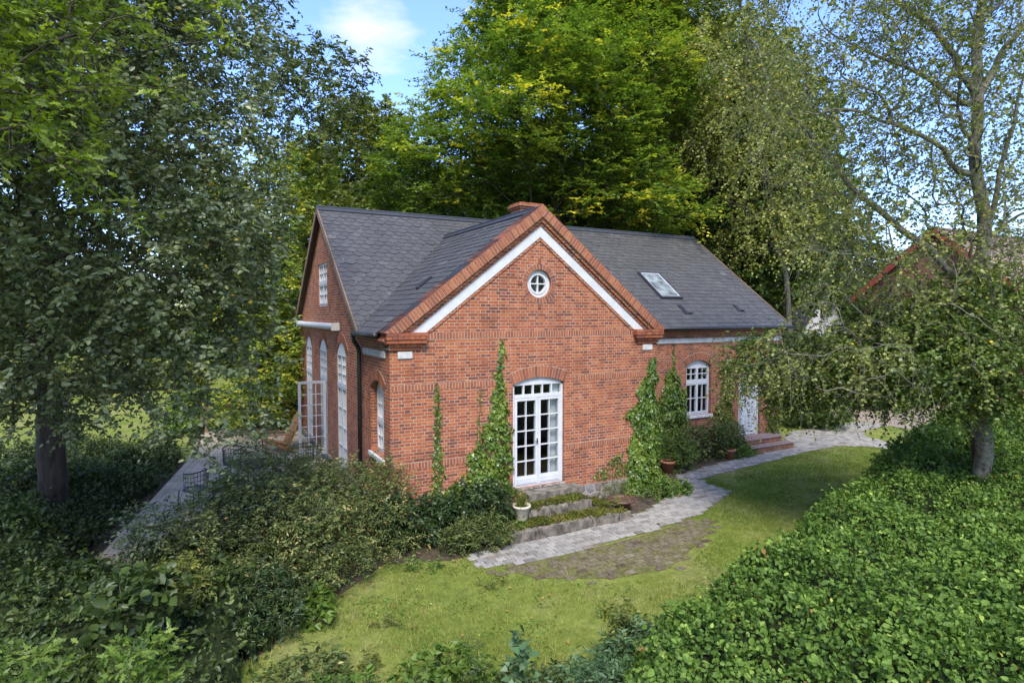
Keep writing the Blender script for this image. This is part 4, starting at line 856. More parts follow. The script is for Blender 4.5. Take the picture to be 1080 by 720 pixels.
# ------------------------------------------------------------------ hedge and leaf carpets
def carpet(name, label, cat, poly, hf, n, leafm, leaf, wid, seed, tpl=T_FOLD, inner=None, group=None, jit=.09, grid=.22, stems=0, upn=.85, valf=None, kind=None, shoots=0, shootl=.2):
    """a clipped or sprawling mass: leaves spread over a bumpy top and its sides, twiggy core under them"""
    rg = np.random.default_rng(seed); xs_ = np.array([p[0] for p in poly]); ys_ = np.array([p[1] for p in poly])
    x = rg.uniform(xs_.min(), xs_.max(), n*3); y = rg.uniform(ys_.min(), ys_.max(), n*3); k = inpoly(x, y, poly); x, y = x[k][:n], y[k][:n]
    z = hf(x, y); e = .06; gx = (hf(x+e, y)-hf(x-e, y))/(2*e); gy = (hf(x, y+e)-hf(x, y-e))/(2*e)
    # more leaves where the surface is steep
    wgt = np.clip(np.sqrt(1+gx*gx+gy*gy), 1, 6); rep = (wgt+rg.uniform(0, 1, len(x))).astype(int); idx = np.repeat(np.arange(len(x)), rep)
    x, y, gx, gy = x[idx]+rg.normal(0, .03, len(idx)), y[idx]+rg.normal(0, .03, len(idx)), gx[idx], gy[idx]
    z = hf(x, y); N_ = nrmz(np.stack([-gx, -gy, np.ones(len(x))], 1)); off = -np.abs(rg.normal(0, jit, len(x)))+np.where(rg.uniform(0, 1, len(x)) < .06, rg.uniform(0, .12, len(x)), 0)
    pos = np.stack([x, y, z], 1)+N_*off[:, None]; ok = pos[:, 2] > G+.02; pos, N_ = pos[ok], N_[ok]; n = len(pos); off = off[ok]
    out = nrmz(N_+np.array([0, 0, .7])); nor = nrmz(out*upn+rg.normal(size=(n, 3))*(1-upn)*1.3)
    ax = nrmz(rg.normal(size=(n, 3))+np.array([-.35, -.55, -.25])); ax = ax-(ax*nor).sum(1, keepdims=True)*nor; ax = nrmz(ax)+np.array([0, 0, -.2])
    v = .45+.14*vnoise(pos[:, 0], pos[:, 1], .8, seed)+.1*vnoise(pos[:, 0], pos[:, 1], .25, seed+1)+rg.normal(0, .15, n)
    if valf is not None: v = valf(rg, pos, v)
    sz_ = leaf*rg.choice([.55, .8, 1.0, 1.35], n, p=[.25, .3, .3, .15])*rg.uniform(.8, 1.2, n)*(1+.2*vnoise(pos[:, 0], pos[:, 1], 1.2, seed+5))
    if shoots:
        q = rg.choice(n, shoots, replace=False); sp_, sa_, sn_, st_, stt, stw = sprays(rg, pos[q]-N_[q]*.03, nrmz(N_[q]+np.array([0, 0, .5])+rg.normal(size=(shoots, 3))*.35), 1, shootl, 8, .12, .5, 1, .5)
        bt_ = np.repeat(rg.normal(.12, .17, shoots), 8); pos = np.vstack([pos, sp_]); ax = np.vstack([ax, sa_]); nor = np.vstack([nor, sn_]); v = np.concatenate([v, np.clip(.45+bt_+rg.normal(0, .1, len(sp_)), 0, .95)]); sz_ = np.concatenate([sz_, leaf*rg.uniform(.6, 1.2, len(sp_))])
    crown = leaves_mesh('foliage', tpl, pos, ax, nor, sz_, wid, v)
    root = empty(name, (float(np.mean(xs_)), float(np.mean(ys_)), G), label, cat, group)
    if kind: root['kind'] = kind
    link('foliage', crown, M[leafm], root)
    if shoots: link('twig', tubes_mesh('twig', twig_chains(stw, .003), 4), M['bark'], root)
    # core: grid mesh a little below
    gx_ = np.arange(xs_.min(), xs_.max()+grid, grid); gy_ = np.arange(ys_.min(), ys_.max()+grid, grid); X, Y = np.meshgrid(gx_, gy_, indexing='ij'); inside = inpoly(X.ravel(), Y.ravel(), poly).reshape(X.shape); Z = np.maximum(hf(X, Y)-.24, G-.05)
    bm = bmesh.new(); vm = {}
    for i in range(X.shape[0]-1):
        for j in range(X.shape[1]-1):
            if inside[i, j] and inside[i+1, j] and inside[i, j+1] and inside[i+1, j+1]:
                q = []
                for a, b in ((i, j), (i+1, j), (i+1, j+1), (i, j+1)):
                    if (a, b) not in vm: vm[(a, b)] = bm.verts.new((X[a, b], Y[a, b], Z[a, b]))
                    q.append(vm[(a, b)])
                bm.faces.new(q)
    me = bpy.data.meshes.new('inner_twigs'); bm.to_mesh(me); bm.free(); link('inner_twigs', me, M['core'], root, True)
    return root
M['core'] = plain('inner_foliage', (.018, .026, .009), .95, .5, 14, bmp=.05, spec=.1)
def poly_dist(x, y, poly):
    d = np.full(np.shape(x), 1e9)
    for i in range(len(poly)):
        x1, y1 = poly[i]; x2, y2 = poly[(i+1) % len(poly)]; t = np.clip(((x-x1)*(x2-x1)+(y-y1)*(y2-y1))/((x2-x1)**2+(y2-y1)**2), 0, 1); d = np.minimum(d, np.hypot(x-x1-t*(x2-x1), y-y1-t*(y2-y1)))
    return d
def hedge_h(x, y):
    d = poly_dist(x, y, HEDGE); top = .78+.20*vnoise(x, y, 1.6, 31, 3)+.15*vnoise(x, y, .55, 33, 3)+np.clip((x-3.5)*.05, 0, .55)
    return G+(top-G)*np.clip(d/.45, 0, 1)**.45
def hv(rg, pos, v):
    v = v+.16*vnoise(pos[:, 0], pos[:, 1], .35, 78, 2)-.04; n = len(pos); sp = vnoise(pos[:, 0], pos[:, 1], .5, 77, 2); m_ = (sp > .95) & (rg.uniform(0, 1, n) < .22); v[m_] = rg.uniform(.85, .955, m_.sum()); m2_ = rg.uniform(0, 1, n) < .006; v[m2_] = rg.uniform(.965, 1, m2_.sum()); return np.where(m_ | m2_, v, np.minimum(v, .93))
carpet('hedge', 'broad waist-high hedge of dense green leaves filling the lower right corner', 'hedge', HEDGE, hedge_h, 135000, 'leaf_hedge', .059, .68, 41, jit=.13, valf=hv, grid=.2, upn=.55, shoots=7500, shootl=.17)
UND = [(-2.9, -3.9), (-2.3, -2.9), (-2.55, .2), (-4.4, .0), (-5.2, .9), (-4.6, 4.0), (-3.8, 7.0), (-3.6, 9.5), (-4.5, 11.5), (-11, 11), (-14, 4), (-12, -3), (-7.5, -7), (-4.2, -6.2)]
def und_h(x, y):
    d = poly_dist(x, y, UND); return G+np.clip(d/.7, 0, 1)**.6*(.7+.42*vnoise(x, y, 1.7, 51, 3)+.12*vnoise(x, y, .45, 52, 2))
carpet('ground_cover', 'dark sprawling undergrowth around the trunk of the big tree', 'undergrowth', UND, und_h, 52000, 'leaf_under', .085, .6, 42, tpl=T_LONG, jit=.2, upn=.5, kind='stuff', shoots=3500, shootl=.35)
# ------------------------------------------------------------------ shrubs
def shrub(label, c, r, n_att, k, m, leaf, wid, leafm, seed, L=.3, tpl=T_FOLD, droop=.1, upn=.45, name='shrub', cat='shrub', group=None, twigs=2, blobs=None, tintf=None, dmin=.09, barkm='stem', tipr=.003, stems=5, zlo=-.75, base=None, leafmin=.02):
    rg = np.random.default_rng(seed); c = np.asarray(c, float); bs = blobs or [(c, r)]; foot = np.array([c[0], c[1], G]) if base is None else np.asarray(base, float)
    tot = sum(b[1][0]*b[1][1]*b[1][2] for b in bs); A = [ell(rg, b[0], b[1], max(3, int(n_att*b[1][0]*b[1][1]*b[1][2]/tot)), .35, zlo) for b in bs]
    att = np.vstack(A); att = att[att[:, 2] > G+.05]; att = relax(att, dmin)
    trunk = np.stack([foot, foot+(c-foot)*.1, foot+(c-foot)*.2])
    P, par, kids, rad, dirs, seq = grow(rg, trunk, att, bias=.15, tip=tipr, expo=2.0)
    for j in seq[3:]: rad[j] = min(rad[j], rad[par[j]])
    root = empty(name, tuple(foot), label, cat, group); ch = chains_of(rg, P, par, kids, rad, .1)
    leafy = np.array([j for j in range(3, len(P)) if rad[j] < leafmin])
    pos, ax, nor, tint, tt, tw = sprays(rg, P[leafy], dirs[leafy], k, L, m, droop, .9, 1, upn)
    link('stem', tubes_mesh('stem', ch+(twig_chains(tw, .0022, twigs) if twigs else []), 5), M[barkm], root)
    v = .42+np.repeat(rg.normal(0, .12, len(leafy)), k*m)+(tint-.5)*.25+rg.normal(0, .12, len(pos))
    if tintf is not None: v = tintf(rg, pos, v, tt, None, None)
    ok = pos[:, 2] > G+.02
    link('foliage', leaves_mesh('foliage', tpl, pos[ok], ax[ok], nor[ok], (leaf*rg.uniform(.6, 1.2, len(pos)))[ok], wid, v[ok]), M[leafm], root)
    return root
def pale_tips(rg, pos, v, tt, *_):
    hi = (pos[:, 2] > .35)*.22; m_ = (rg.uniform(0, 1, len(v)) < .035); return np.where(m_, .97, np.minimum(v+hi*(tt > .6), .92))
# the big shrub at the left front corner of the house
b = [((-1.35, -.35, .25), (1.15, 1.0, .95)), ((-.35, -.15, .25), (.75, .75, .8)), ((-1.75, -1.4, -.0), (1.0, .9, .75)), ((-.55, -1.0, -.1), (.7, .7, .55)), ((-2.4, -1.9, -.1), (.8, .8, .6)), ((-2.3, -.3, .45), (.9, .8, 1.1)), ((-3.0, -1.1, .25), (.8, .8, 1.0)), ((-2.2, -1.3, .3), (.9, .8, .9)), ((-1.6, .6, .4), (.8, .7, .9))]
shrub('large rambling shrub with small pale-tipped leaves at the left front corner of the house', (-1.2, -.6, .2), None, 1900, 5, 9, .066, .42, 'leaf_shrub', 61, L=.32, blobs=b, tintf=pale_tips, dmin=.13, tpl=T_LONG)
shrub('dark bushy shrub with narrow leaves on the left edge of the lawn', (-2.75, -2.6, -.2), (.7, .7, .45), 160, 6, 9, .07, .34, 'leaf_ivy_dark', 62, L=.22, tpl=T_LONG)
b = [((-.1+.5*i, -.55-.1*(i % 2), -.05-.1*(i % 3)), (.5, .5, .55)) for i in range(5)]
shrub('low dark ivy shrub at the foot of the front wall left of the french door', (.9, -.6, 0), None, 420, 6, 8, .06, .8, 'leaf_ivy_dark', 63, L=.18, blobs=b, tpl=T_IVY, name='ivy_shrub', dmin=.1)
shrub('leafy weedy clump with willow-like leaves at the left end of the paved path', (1.2, -1.45, -.3), (.65, .35, .35), 130, 6, 9, .085, .28, 'leaf_shrub', 64, L=.22, tpl=T_LONG, name='weed_clump', cat='plant')
# foreground and edge plants
def plant(label, c, r, n, leafm, seed, leaf=.07, wid=.6, tpl=T_FOLD, name='plant', **kw): return shrub(label, c, r, n, kw.pop('k', 4), kw.pop('m', 7), leaf, wid, leafm, seed, tpl=tpl, name=name, cat=kw.pop('cat', 'plant'), **kw)
plant('bright oak seedling with lobed leaves at the bottom left corner', at(22, 722, 4.6), (.30, .35, .26), 34, 'leaf_lime', 71, .085, .62, T_OAK, 'oak_seedling', L=.2, base=tuple(at(30, 712, 4.6))[:2]+(G,))
plant('tall bright oak seedling with pale lobed leaves rising from the dark undergrowth', at(150, 712, 4.8), (.24, .28, .34), 36, 'leaf_lime', 72, .09, .6, T_OAK, 'oak_seedling', L=.2, base=tuple(at(150, 705, 4.8))[:2]+(G,))
plant('round-leaved sapling with blue green leaves in the left undergrowth', at(142, 628, 6.6), (.34, .34, .22), 26, 'leaf_under', 73, .12, .85, T_FOLD, 'sapling', L=.25, base=tuple(at(135, 620, 6.6))[:2]+(G,))
plant('yellow green shrub half hidden in the dark left undergrowth', at(182, 618, 7.6), (.4, .4, .38), 50, 'leaf_olive', 74, .075, .4, T_LONG, 'shrub', L=.22, cat='shrub')
plant('small lime green plant on the left edge of the lawn', (-1.95, -2.75, -.35), (.3, .28, .22), 22, 'leaf_lime', 75, .10, .75, T_IVY, 'plant', L=.16)
plant('bright green leafy plant at the bottom edge left of centre', (-.95, -5.15, -.38), (.62, .4, .24), 70, 'leaf_lime', 76, .09, .7, T_IVY, 'plant', L=.16)
plant('broad patch of fresh green weeds at the bottom edge left of the leafy plant', (-1.6, -5.75, -.42), (.6, .35, .16), 60, 'leaf_hedge', 84, .08, .6, T_FOLD, 'plant', L=.15)
plant('pale green trailing plant at the bottom edge between lawn and dark undergrowth', (-2.35, -4.2, -.42), (.5, .5, .14), 50, 'leaf_shrub', 85, .075, .5, T_LONG, 'plant', L=.16)
plant('low green plant filling the bottom edge right of the climbing shoot', (-.05, -5.6, -.44), (.45, .3, .13), 36, 'leaf_under', 86, .08, .6, T_FOLD, 'plant', L=.14)
plant('second shoot of bright leaves just left of the bottom edge plant', (-2.0, -4.85, -.42), (.35, .3, .16), 30, 'leaf_hedge', 77, .08, .5, T_FOLD, 'plant', L=.15)
plant('upright climbing shoot with broad leaves at the bottom centre', (-.5, -6.2, .05), (.13, .13, .62), 26, 'leaf_blue', 78, .10, .85, T_IVY, 'climbing_shoot', L=.12, k=3, m=4)
plant('thin dark upright sapling in the near lawn', (-.85, -5.75, .0), (.14, .14, .55), 16, 'leaf_dark', 79, .05, .35, T_LONG, 'sapling', L=.16, k=3, m=5)
b = [((.25, -6.7, -.1), (.6, .5, .42)), ((1.0, -6.35, -.1), (.55, .4, .4)), ((-.4, -7.0, -.15), (.55, .4, .38))]
plant('pale blue green shrub with long leaves at the bottom edge in front of the hedge', (.3, -6.7, -.15), None, 200, 'leaf_blue', 80, .085, .36, T_LONG, 'shrub', L=.22, blobs=b, cat='shrub', k=5)
plant('yellowing shrub at the near left corner of the hedge', (.95, -6.05, .0), (.28, .28, .5), 50, 'leaf_olive', 81, .06, .6, T_FOLD, 'shrub', L=.18, cat='shrub')
for i, (x, y, s) in enumerate([(-1.6, -4.3, .16), (-2.7, -4.5, .2), (-.2, -1.75, .16), (.2, -1.95, .13)]):
    plant(['pale weed tuft in the near left lawn', 'larger pale weed tuft at the lawn corner by the dark undergrowth', 'green weed tuft on the worn ground left of the path end', 'smaller weed tuft on bare ground at the path end'][i], (x, y, G+.1), (s, s, .1), 12, ['leaf_olive', 'leaf_shrub', 'leaf_hedge', 'leaf_hedge'][i], 90+i, .07, .4, T_LONG, 'weed_tuft', L=.1, k=3, m=5)
shrub('slender sapling with grey green leaves growing up in front of the deck', (-2.75, -1.2, 1.0), (.75, .7, .85), 85, 4, 7, .075, .5, 'leaf_whitebeam', 82, L=.3, name='sapling', cat='sapling', barkm='bark', blobs=[((-2.75, -1.0, .8), (.55, .5, .5)), ((-2.3, -.7, .6), (.5, .5, .45)), ((-2.7, -1.3, 1.4), (.25, .3, .4))], base=(-2.75, -1.2, G))
shrub('thin leafy sapling among the undergrowth at the front edge of the deck', (-3.9, -.6, .3), (.6, .6, .6), 70, 4, 7, .08, .55, 'leaf_whitebeam', 83, L=.3, name='sapling', cat='sapling', barkm='bark')
# ------------------------------------------------------------------ ivy and climbers on the walls
def ivy(label, P, outline, n, seed, leafm='leaf_ivy', thick=.16, leaf=.065, name='climbing_ivy', group='ivy climbing the house walls', stems=5):
    """outline: list of (z, u_left, u_right)"""
    rg = np.random.default_rng(seed); zz = [o[0] for o in outline]; z = rg.uniform(min(zz), max(zz), n); a = np.interp(z, zz, [o[1] for o in outline]); b = np.interp(z, zz, [o[2] for o in outline])
    keep = rg.uniform(0, 1, n) < (b-a)/max(o[2]-o[1] for o in outline); z, a, b = z[keep], a[keep], b[keep]; n = len(z)
    s = rg.beta(1.3, 1.3, n); u = a+(b-a)*s+rg.normal(0, .025, n)+.13*np.clip(b-a, 0, .5)*2*vnoise(z, z*0+(s > .5)*7.3, .28, seed); bulge = np.sqrt(np.clip(1-(2*s-1)**2, 0, 1))*np.clip((b-a)*.55, .03, 1)
    d = .015+thick*bulge*(.75+.5*vnoise(u, z, .25, seed))-np.abs(rg.normal(0, .045, n)); d = np.maximum(d, .01)
    pos = np.array([tuple(P(*q)) for q in zip(u, z, d)]); o = np.array(P.out()); sd = np.array(P(1, 0, 0)-P(0, 0, 0))
    nor = nrmz(o*.8+sd*((2*s-1)*.6)[:, None]+np.array([0, 0, .35])+rg.normal(size=(n, 3))*.45); ax = nrmz(np.array([0, 0, -1])+rg.normal(size=(n, 3))*.55)
    v = .48+.17*vnoise(u, z, .35, seed+3)+rg.normal(0, .17, n)+.1*(z-min(zz))/(max(zz)-min(zz))
    root = empty(name, tuple(P((outline[0][1]+outline[0][2])/2, outline[0][0])), label, 'ivy', group)
    link('foliage', leaves_mesh('foliage', T_IVY, pos, ax, nor, leaf*rg.uniform(.6, 1.25, n), .95, v), M[leafm], root)
    ch = []
    for k in range(stems):
        f = (k+.5)/stems; q = []
        for t in np.linspace(0, 1, 14): zt = min(zz)+t*(max(zz)-min(zz)); aa = np.interp(zt, zz, [o_[1] for o_ in outline]); bb = np.interp(zt, zz, [o_[2] for o_ in outline]); q.append(tuple(P(aa+(bb-aa)*(.3+.4*f)+.03*math.sin(t*9+k), zt, .015)))
        ch.append((np.array(q), np.linspace(.011, .003, 14)))
    link('stem', tubes_mesh('stem', ch, 5), M['stem'], root); return root
ivy('dense ivy column tapering to a thin tip just left of the french door', PF, [(G, .5, 2.72), (.1, .9, 2.72), (.45, 1.5, 2.72), (1.0, 1.85, 2.72), (1.9, 2.1, 2.66), (2.25, 2.26, 2.6), (2.6, 2.38, 2.54), (3.3, 2.44, 2.50)], 10500, 101, thick=.2, leaf=.078)
ivy('thin sparse ivy strand on the front wall near its left corner', PF, [(.0, .85, 1.15), (1.2, .92, 1.08), (2.3, .95, 1.03), (2.45, .97, 1.0)], 1000, 102, thick=.07, leaf=.06, stems=2)
ivy('short ivy strand between the thin strand and the ivy column', PF, [(.2, 1.7, 2.0), (1.3, 1.85, 1.97), (2.3, 1.93, 1.99)], 420, 107, thick=.05, leaf=.05, stems=1)
ivy('thick ivy column at the right corner of the front gable wall', PF, [(G, 5.75, 7.0), (.2, 5.9, 7.0), (1.3, 5.95, 6.95), (1.8, 6.15, 6.92), (2.3, 6.35, 6.85), (2.75, 6.6, 6.8)], 9500, 103, thick=.28, leaf=.08)
ivy('ivy column on the recessed wall left of its arched window', PM, [(G, 8.6, 10.2), (.8, 8.7, 10.0), (1.4, 8.85, 9.9), (1.85, 9.1, 9.75), (2.1, 9.3, 9.6), (2.25, 9.42, 9.5)], 6500, 104, thick=.28, leaf=.078)
ivy('single thin ivy strand running up to the eaves of the recessed wall', PM, [(1.9, 9.35, 9.55), (2.6, 9.42, 9.52), (3.2, 9.45, 9.5)], 260, 108, thick=.05, leaf=.055, stems=1)
ivy('stray runner of ivy between the french door and the thick corner column', PF, [(-.1, 4.9, 5.9), (.25, 5.3, 5.9), (.5, 5.7, 5.95)], 420, 109, thick=.05, leaf=.055, stems=3)
ivy('yellowish climber between the arched window and the front door', PM, [(G, 11.1, 12.2), (.7, 11.2, 12.15), (1.3, 11.5, 12.1), (1.9, 11.7, 12.0), (2.3, 11.8, 11.95)], 4200, 105, leafm='leaf_olive', thick=.3)
ivy('climber on the wall at the far right end of the house', PM, [(G, 13.55, 14.35), (1.0, 13.6, 14.3), (2.2, 13.7, 14.2), (2.9, 13.8, 14.1)], 3200, 106, leafm='leaf_olive', thick=.25)
b = [((9.7, 1.55, -.0), (.55, .45, .55)), ((10.6, 1.6, .0), (.6, .45, .6)), ((11.4, 1.65, -.05), (.5, .4, .5))]
shrub('dark shrub under the arched window of the recessed wall', (10.5, 1.6, 0), None, 330, 5, 8, .065, .55, 'leaf_shrub', 65, L=.22, blobs=b, dmin=.11)
shrub('loose shrub growing in the corner beside the thick ivy column', (8.6, 1.1, -.1), (.6, .5, .55), 150, 5, 8, .06, .5, 'leaf_dark', 66, L=.22)
shrub('low green plant at the foot of the thick ivy column', (6.75, -.55, -.4), (.75, .4, .22), 110, 5, 7, .065, .6, 'leaf_hedge', 67, L=.16, name='plant', cat='plant')
shrub('brownish weedy plant by the stone plinth right of the steps', (5.35, -.35, -.3), (.4, .3, .42), 50, 4, 7, .05, .3, 'leaf_olive', 68, L=.24, tpl=T_LONG, name='plant', cat='plant')
shrub('low fern-like plant beside the front door steps', (11.45, 1.25, -.4), (.5, .25, .25), 60, 5, 7, .07, .35, 'leaf_hedge', 69, L=.2, tpl=T_LONG, name='plant', cat='plant')
shrub('rounded dark evergreen bush beyond the right end of the house', (17.9, 3.2, .55), (1.25, 1.15, 1.3), 420, 6, 9, .085, .6, 'leaf_dark', 70, L=.3, dmin=.15, name='evergreen_bush', cat='bush')

# ------------------------------------------------------------------ trees
# the big tree at the left
cx, cy = -5.94, 3.5
bl = []
for (u, v, d, rx, rz, sh) in [(248, 150, 8.8, .7, .9, .3), (258, 255, 8.8, .55, .9, .3), (245, 345, 8.6, .6, .8, .2), (160, 395, 8.2, 1.0, .5, .2), (50, 60, 9, 2.5, 2.3, .3), (140, 60, 8.6, 2.0, 2.0, .3), (130, 230, 7.8, 2.1, 1.7, .3), (200, 190, 8.4, 1.4, 1.5, .3), (190, 320, 8.0, 1.4, 1.3, .25), (95, 330, 8.0, 1.8, 1.0, .3), (20, 330, 9.5, 1.8, 1.5, .3), (225, 415, 8.2, .8, .75, .2), (255, 400, 8.6, .55, .6, .2), (215, 465, 8.0, .45, .35, .2), (190, 30, 9.5, .9, 1.0, .4), (100, -60, 10, 3, 2, .4), (20, 180, 10.5, 2.6, 2.4, .4), (-80, 200, 9, 2.4, 3, .4), (225, 270, 9.8, 1.0, 1.4, .3), (60, 420, 9.5, 1.6, .5, .2), (130, 425, 8.6, .8, .4, .2), (270, 425, 8.8, .4, .45, .2), (60, 455, 8.6, .5, .35, .2)]:
    p = at(u, v, d); bl.append((tuple(p), (rx, rx*.85, rz), sh))
def wb(rg, pos, v, tt, cl, c): m_ = rg.uniform(0, 1, len(v)) < .006; return np.where(m_, 1, np.minimum(v+.05, .92))
tp = [(cx-.05, cy, G-.1), (cx, cy, .6), (cx-.02, cy-.1, 1.7), (cx-.1, cy-.15, 2.9), (cx-.2, cy-.3, 4.2), (cx-.1, cy-.5, 5.6), (cx+.2, cy-.7, 7.0)]
thing_tree('broadleaf_tree', 'big tree with grey green leaves and thick dark trunk left of the house', 'tree', None, (cx, cy, G), tp, bl, .28, 2800, 'leaf_whitebeam', 'bark', T_FOLD, k=7, L=.42, m=9, leaf=.082, wid=.62, droop=.18, upn=.45, tipr=.005, dmin=.18, seed=201, tintf=wb, twigs=2, expo=2.1, leafmin=.025, zlo=-1)
thing_tree('slim_tree', 'slender dark stem standing just left of the thick trunk', 'tree', None, (-7.3, 4.6, G), [(-7.3, 4.6, G), (-7.25, 4.6, .8), (-7.2, 4.5, 1.8), (-7.0, 4.4, 3.0)], [((-7.8, 4.4, 2.6), (1.5, 1.2, 1.3)), ((-6.9, 4.2, 3.9), (1.2, 1, 1))], .15, 110, 'leaf_dark', 'bark', T_FOLD, k=5, L=.4, m=7, leaf=.08, wid=.6, dmin=.25, seed=202, twigs=3)
# bright oak bough reaching in from the left, its trunk outside the frame
bl = []
for (u, v, d, rx, rz) in [(20, 130, 5.2, .85, .45), (85, 150, 5.4, .55, .42), (110, 205, 5.6, .38, .35), (50, 185, 5.4, .55, .35), (150, 95, 5.8, .6, .22), (30, 60, 5.4, 1.0, .4), (-120, 60, 5.2, 1.6, 1.5), (-260, -60, 5.5, 2, 2), (120, 10, 6, 1.1, .5), (-60, -60, 5.6, 1.6, 1.0), (20, -30, 6, 1.2, .6)]:
    p = at(u, v, d); bl.append((tuple(p), (rx, rx*.9, rz), .2))
p0 = at(-430, 400, 5.0)
thing_tree('oak_tree', 'oak reaching in from the left edge with bright green lobed leaves', 'tree', None, (p0.x, p0.y, G), [(p0.x, p0.y, G), (p0.x, p0.y, 1.5), (p0.x+.1, p0.y, 3), (p0.x+.3, p0.y+.1, 4.6), (p0.x+.6, p0.y+.2, 6.4)], bl, .35, 560, 'leaf_oak', 'bark', T_OAK, k=5, L=.30, m=8, leaf=.09, wid=.66, droop=.15, upn=.4, flat=.8, tipr=.006, dmin=.13, seed=203, twigs=2, leafmin=.03, expo=2.0)
# near birch on the right
bx, by = 9.33, -5.95
def LP(*pts): return np.array([tuple(at(*p)) for p in pts])
bl = []
for (u, v, d, rx, ry, rz, sh) in [(1000, 60, 11, 2.6, 2.2, 2.6, .1), (900, 120, 11, 2.2, 1.8, 1.9, .1), (960, 250, 11, 2.2, 1.8, 1.3, .2), (915, 285, 11, 1.5, 1.3, 1.0, .2), (900, 375, 11, 2.2, 1.3, .85, .1), (905, 380, 12, 2.0, 1.3, .8, .1), (985, 370, 10.5, 1.9, 1.3, 1.0, .1), (970, 340, 12, 1.9, 1.3, 1.0, .1), (820, 390, 12, 1.2, .9, .8, .2), (790, 375, 12.5, .7, .6, .5, .2), (1080, 350, 10.5, 1.6, 1.3, 1.0, .2), (1090, 180, 11, 2.0, 1.8, 2.0, .2), (820, 60, 11.5, 1.3, 1.2, 1.4, .2), (1000, -90, 11, 2.6, 2.2, 2.2, .2), (780, 410, 12.5, .6, .5, .45, .2)]:
    bl.append((tuple(at(u, v, d)), (rx, ry, rz), sh))
tp = [(bx, by, G-.05), (bx, by, .9), (bx+.03, by+.02, 2.4), (bx+.08, by+.08, 3.8), (bx+.05, by+.1, 5.2), (bx-.1, by+.2, 6.4), (bx-.02, by+.25, 7.8), (bx+.1, by+.3, 9.3), (bx+.15, by+.3, 11)]
def bt(rg, pos, v, tt, cl, c): m_ = rg.uniform(0, 1, len(v)) < .010; return np.where(m_, rg.uniform(.955, 1, len(v)), np.minimum(v, .93))
LB = [(4, LP((1018, 303, 11), (982, 263, 11.2), (906, 205, 11.6), (886, 180, 11.7), (852, 139, 12), (811, 90, 12.3), (790, 40, 12.6)), .07, .02),
      (5, LP((1012, 180, 11), (985, 150, 10.9), (940, 130, 10.8), (897, 116, 10.7), (850, 118, 10.6)), .055, .015), (6, LP((1014, 109, 11), (980, 84, 11.2), (909, 52, 11.4), (870, 30, 11.6)), .05, .015),
      (6, LP((1020, 85, 11), (1000, 50, 11), (975, 20, 11), (945, 0, 11), (920, -40, 11)), .07, .03), (6, LP((1045, 80, 11), (1060, 50, 10.8), (1085, 20, 10.6), (1110, -30, 10.4)), .07, .03),
      (4, LP((1052, 200, 11), (1070, 130, 10.7), (1080, 80, 10.5)), .045, .02), (3, LP((1000, 418, 10.8), (960, 425, 10.6), (905, 415, 10.4), (860, 408, 10.4)), .035, .012)]
birch = thing_tree('birch_tree', 'near birch with pale trunk rising out of the hedge on the right', 'tree', 'birches on the right', (bx, by, G), tp, bl, .155, 1700, 'leaf_birch', 'birch_bark', T_QUAD, k=4, L=.6, m=11, leaf=.062, wid=.8, droop=.75, upn=.2, spread=.8, tipr=.0055, dmin=.2, seed=204, tintf=bt, twigs=1, expo=1.9, leafmin=.03, wob=.1, limbs_=LB)
# leaning birch further back
bl = []
for (u, v, d, rx, ry, rz, sh) in [(770, 90, 27, 3.8, 3.0, 3.2, .2), (735, 140, 27, 2.4, 2.2, 2.8, .2), (800, 170, 27, 3.2, 2.6, 2.6, .2), (845, 220, 27, 2.4, 2.2, 1.8, .2), (805, 240, 26, 2.0, 2, 1.6, .2), (770, -50, 27, 4, 3.2, 3.0, .3)]:
    bl.append((tuple(at(u, v, d)), (rx, ry, rz), sh))
tp = LP((836, 440, 27), (836, 400, 27), (832, 340, 27), (822, 270, 27), (812, 200, 27), (800, 130, 27), (790, 60, 27), (780, 0, 27)); tp[0][2] = G
thing_tree('birch_tree', 'birch further back with drooping olive foliage over the right roof end', 'tree', 'birches on the right', tuple(tp[0]), tp, bl, .15, 1900, 'leaf_birch', 'bark_grey', T_QUAD, k=5, L=1.15, m=13, leaf=.125, wid=.75, droop=.9, upn=.2, spread=.8, tipr=.006, dmin=.42, seed=205, tintf=lambda rg, pos, v, tt, cl, c: np.where(rg.uniform(0, 1, len(v)) < .012, rg.uniform(.955, 1, len(v)), np.minimum(v+.2, .93)), twigs=2, expo=2.1, leafmin=.03)
# leafy smaller tree growing into the birch's lower boughs
bl = [(tuple(at(u, v, d)), (rx, ry, rz), .1) for (u, v, d, rx, ry, rz) in [(1000, 390, 10.5, 1.3, 1.0, .85), (1000, 350, 11, 1.3, 1.0, .7), (930, 385, 11.5, 1.4, 1.0, .8), (940, 345, 12, 1.2, 1.0, .6), (865, 385, 12.2, 1.2, .9, .75), (815, 380, 12.8, .9, .8, .65), (785, 385, 13.2, .5, .5, .5), (1060, 385, 10.2, 1.2, 1.0, .9), (830, 425, 12.6, .45, .4, .4), (1040, 320, 11, 1.3, 1, .7)]]
thing_tree('hazel_tree', 'low spreading tree with dark leaves around the foot of the near birch', 'tree', None, (bx+.55, by+.25, G), [(bx+.55, by+.25, G), (bx+.5, by+.27, .8), (bx+.35, by+.4, 1.7), (bx+.2, by+.5, 2.3)], bl, .085, 1500, 'leaf_dark', 'bark', T_FOLD, k=6, L=.42, m=9, leaf=.068, wid=.68, droop=.5, upn=.4, tipr=.0045, dmin=.14, seed=212, tintf=lambda rg, pos, v, tt, cl, c: np.where(rg.uniform(0, 1, len(v)) < .004, 1.0, np.minimum(v+.16, .93)), twigs=2, leafmin=.03, expo=2.0)
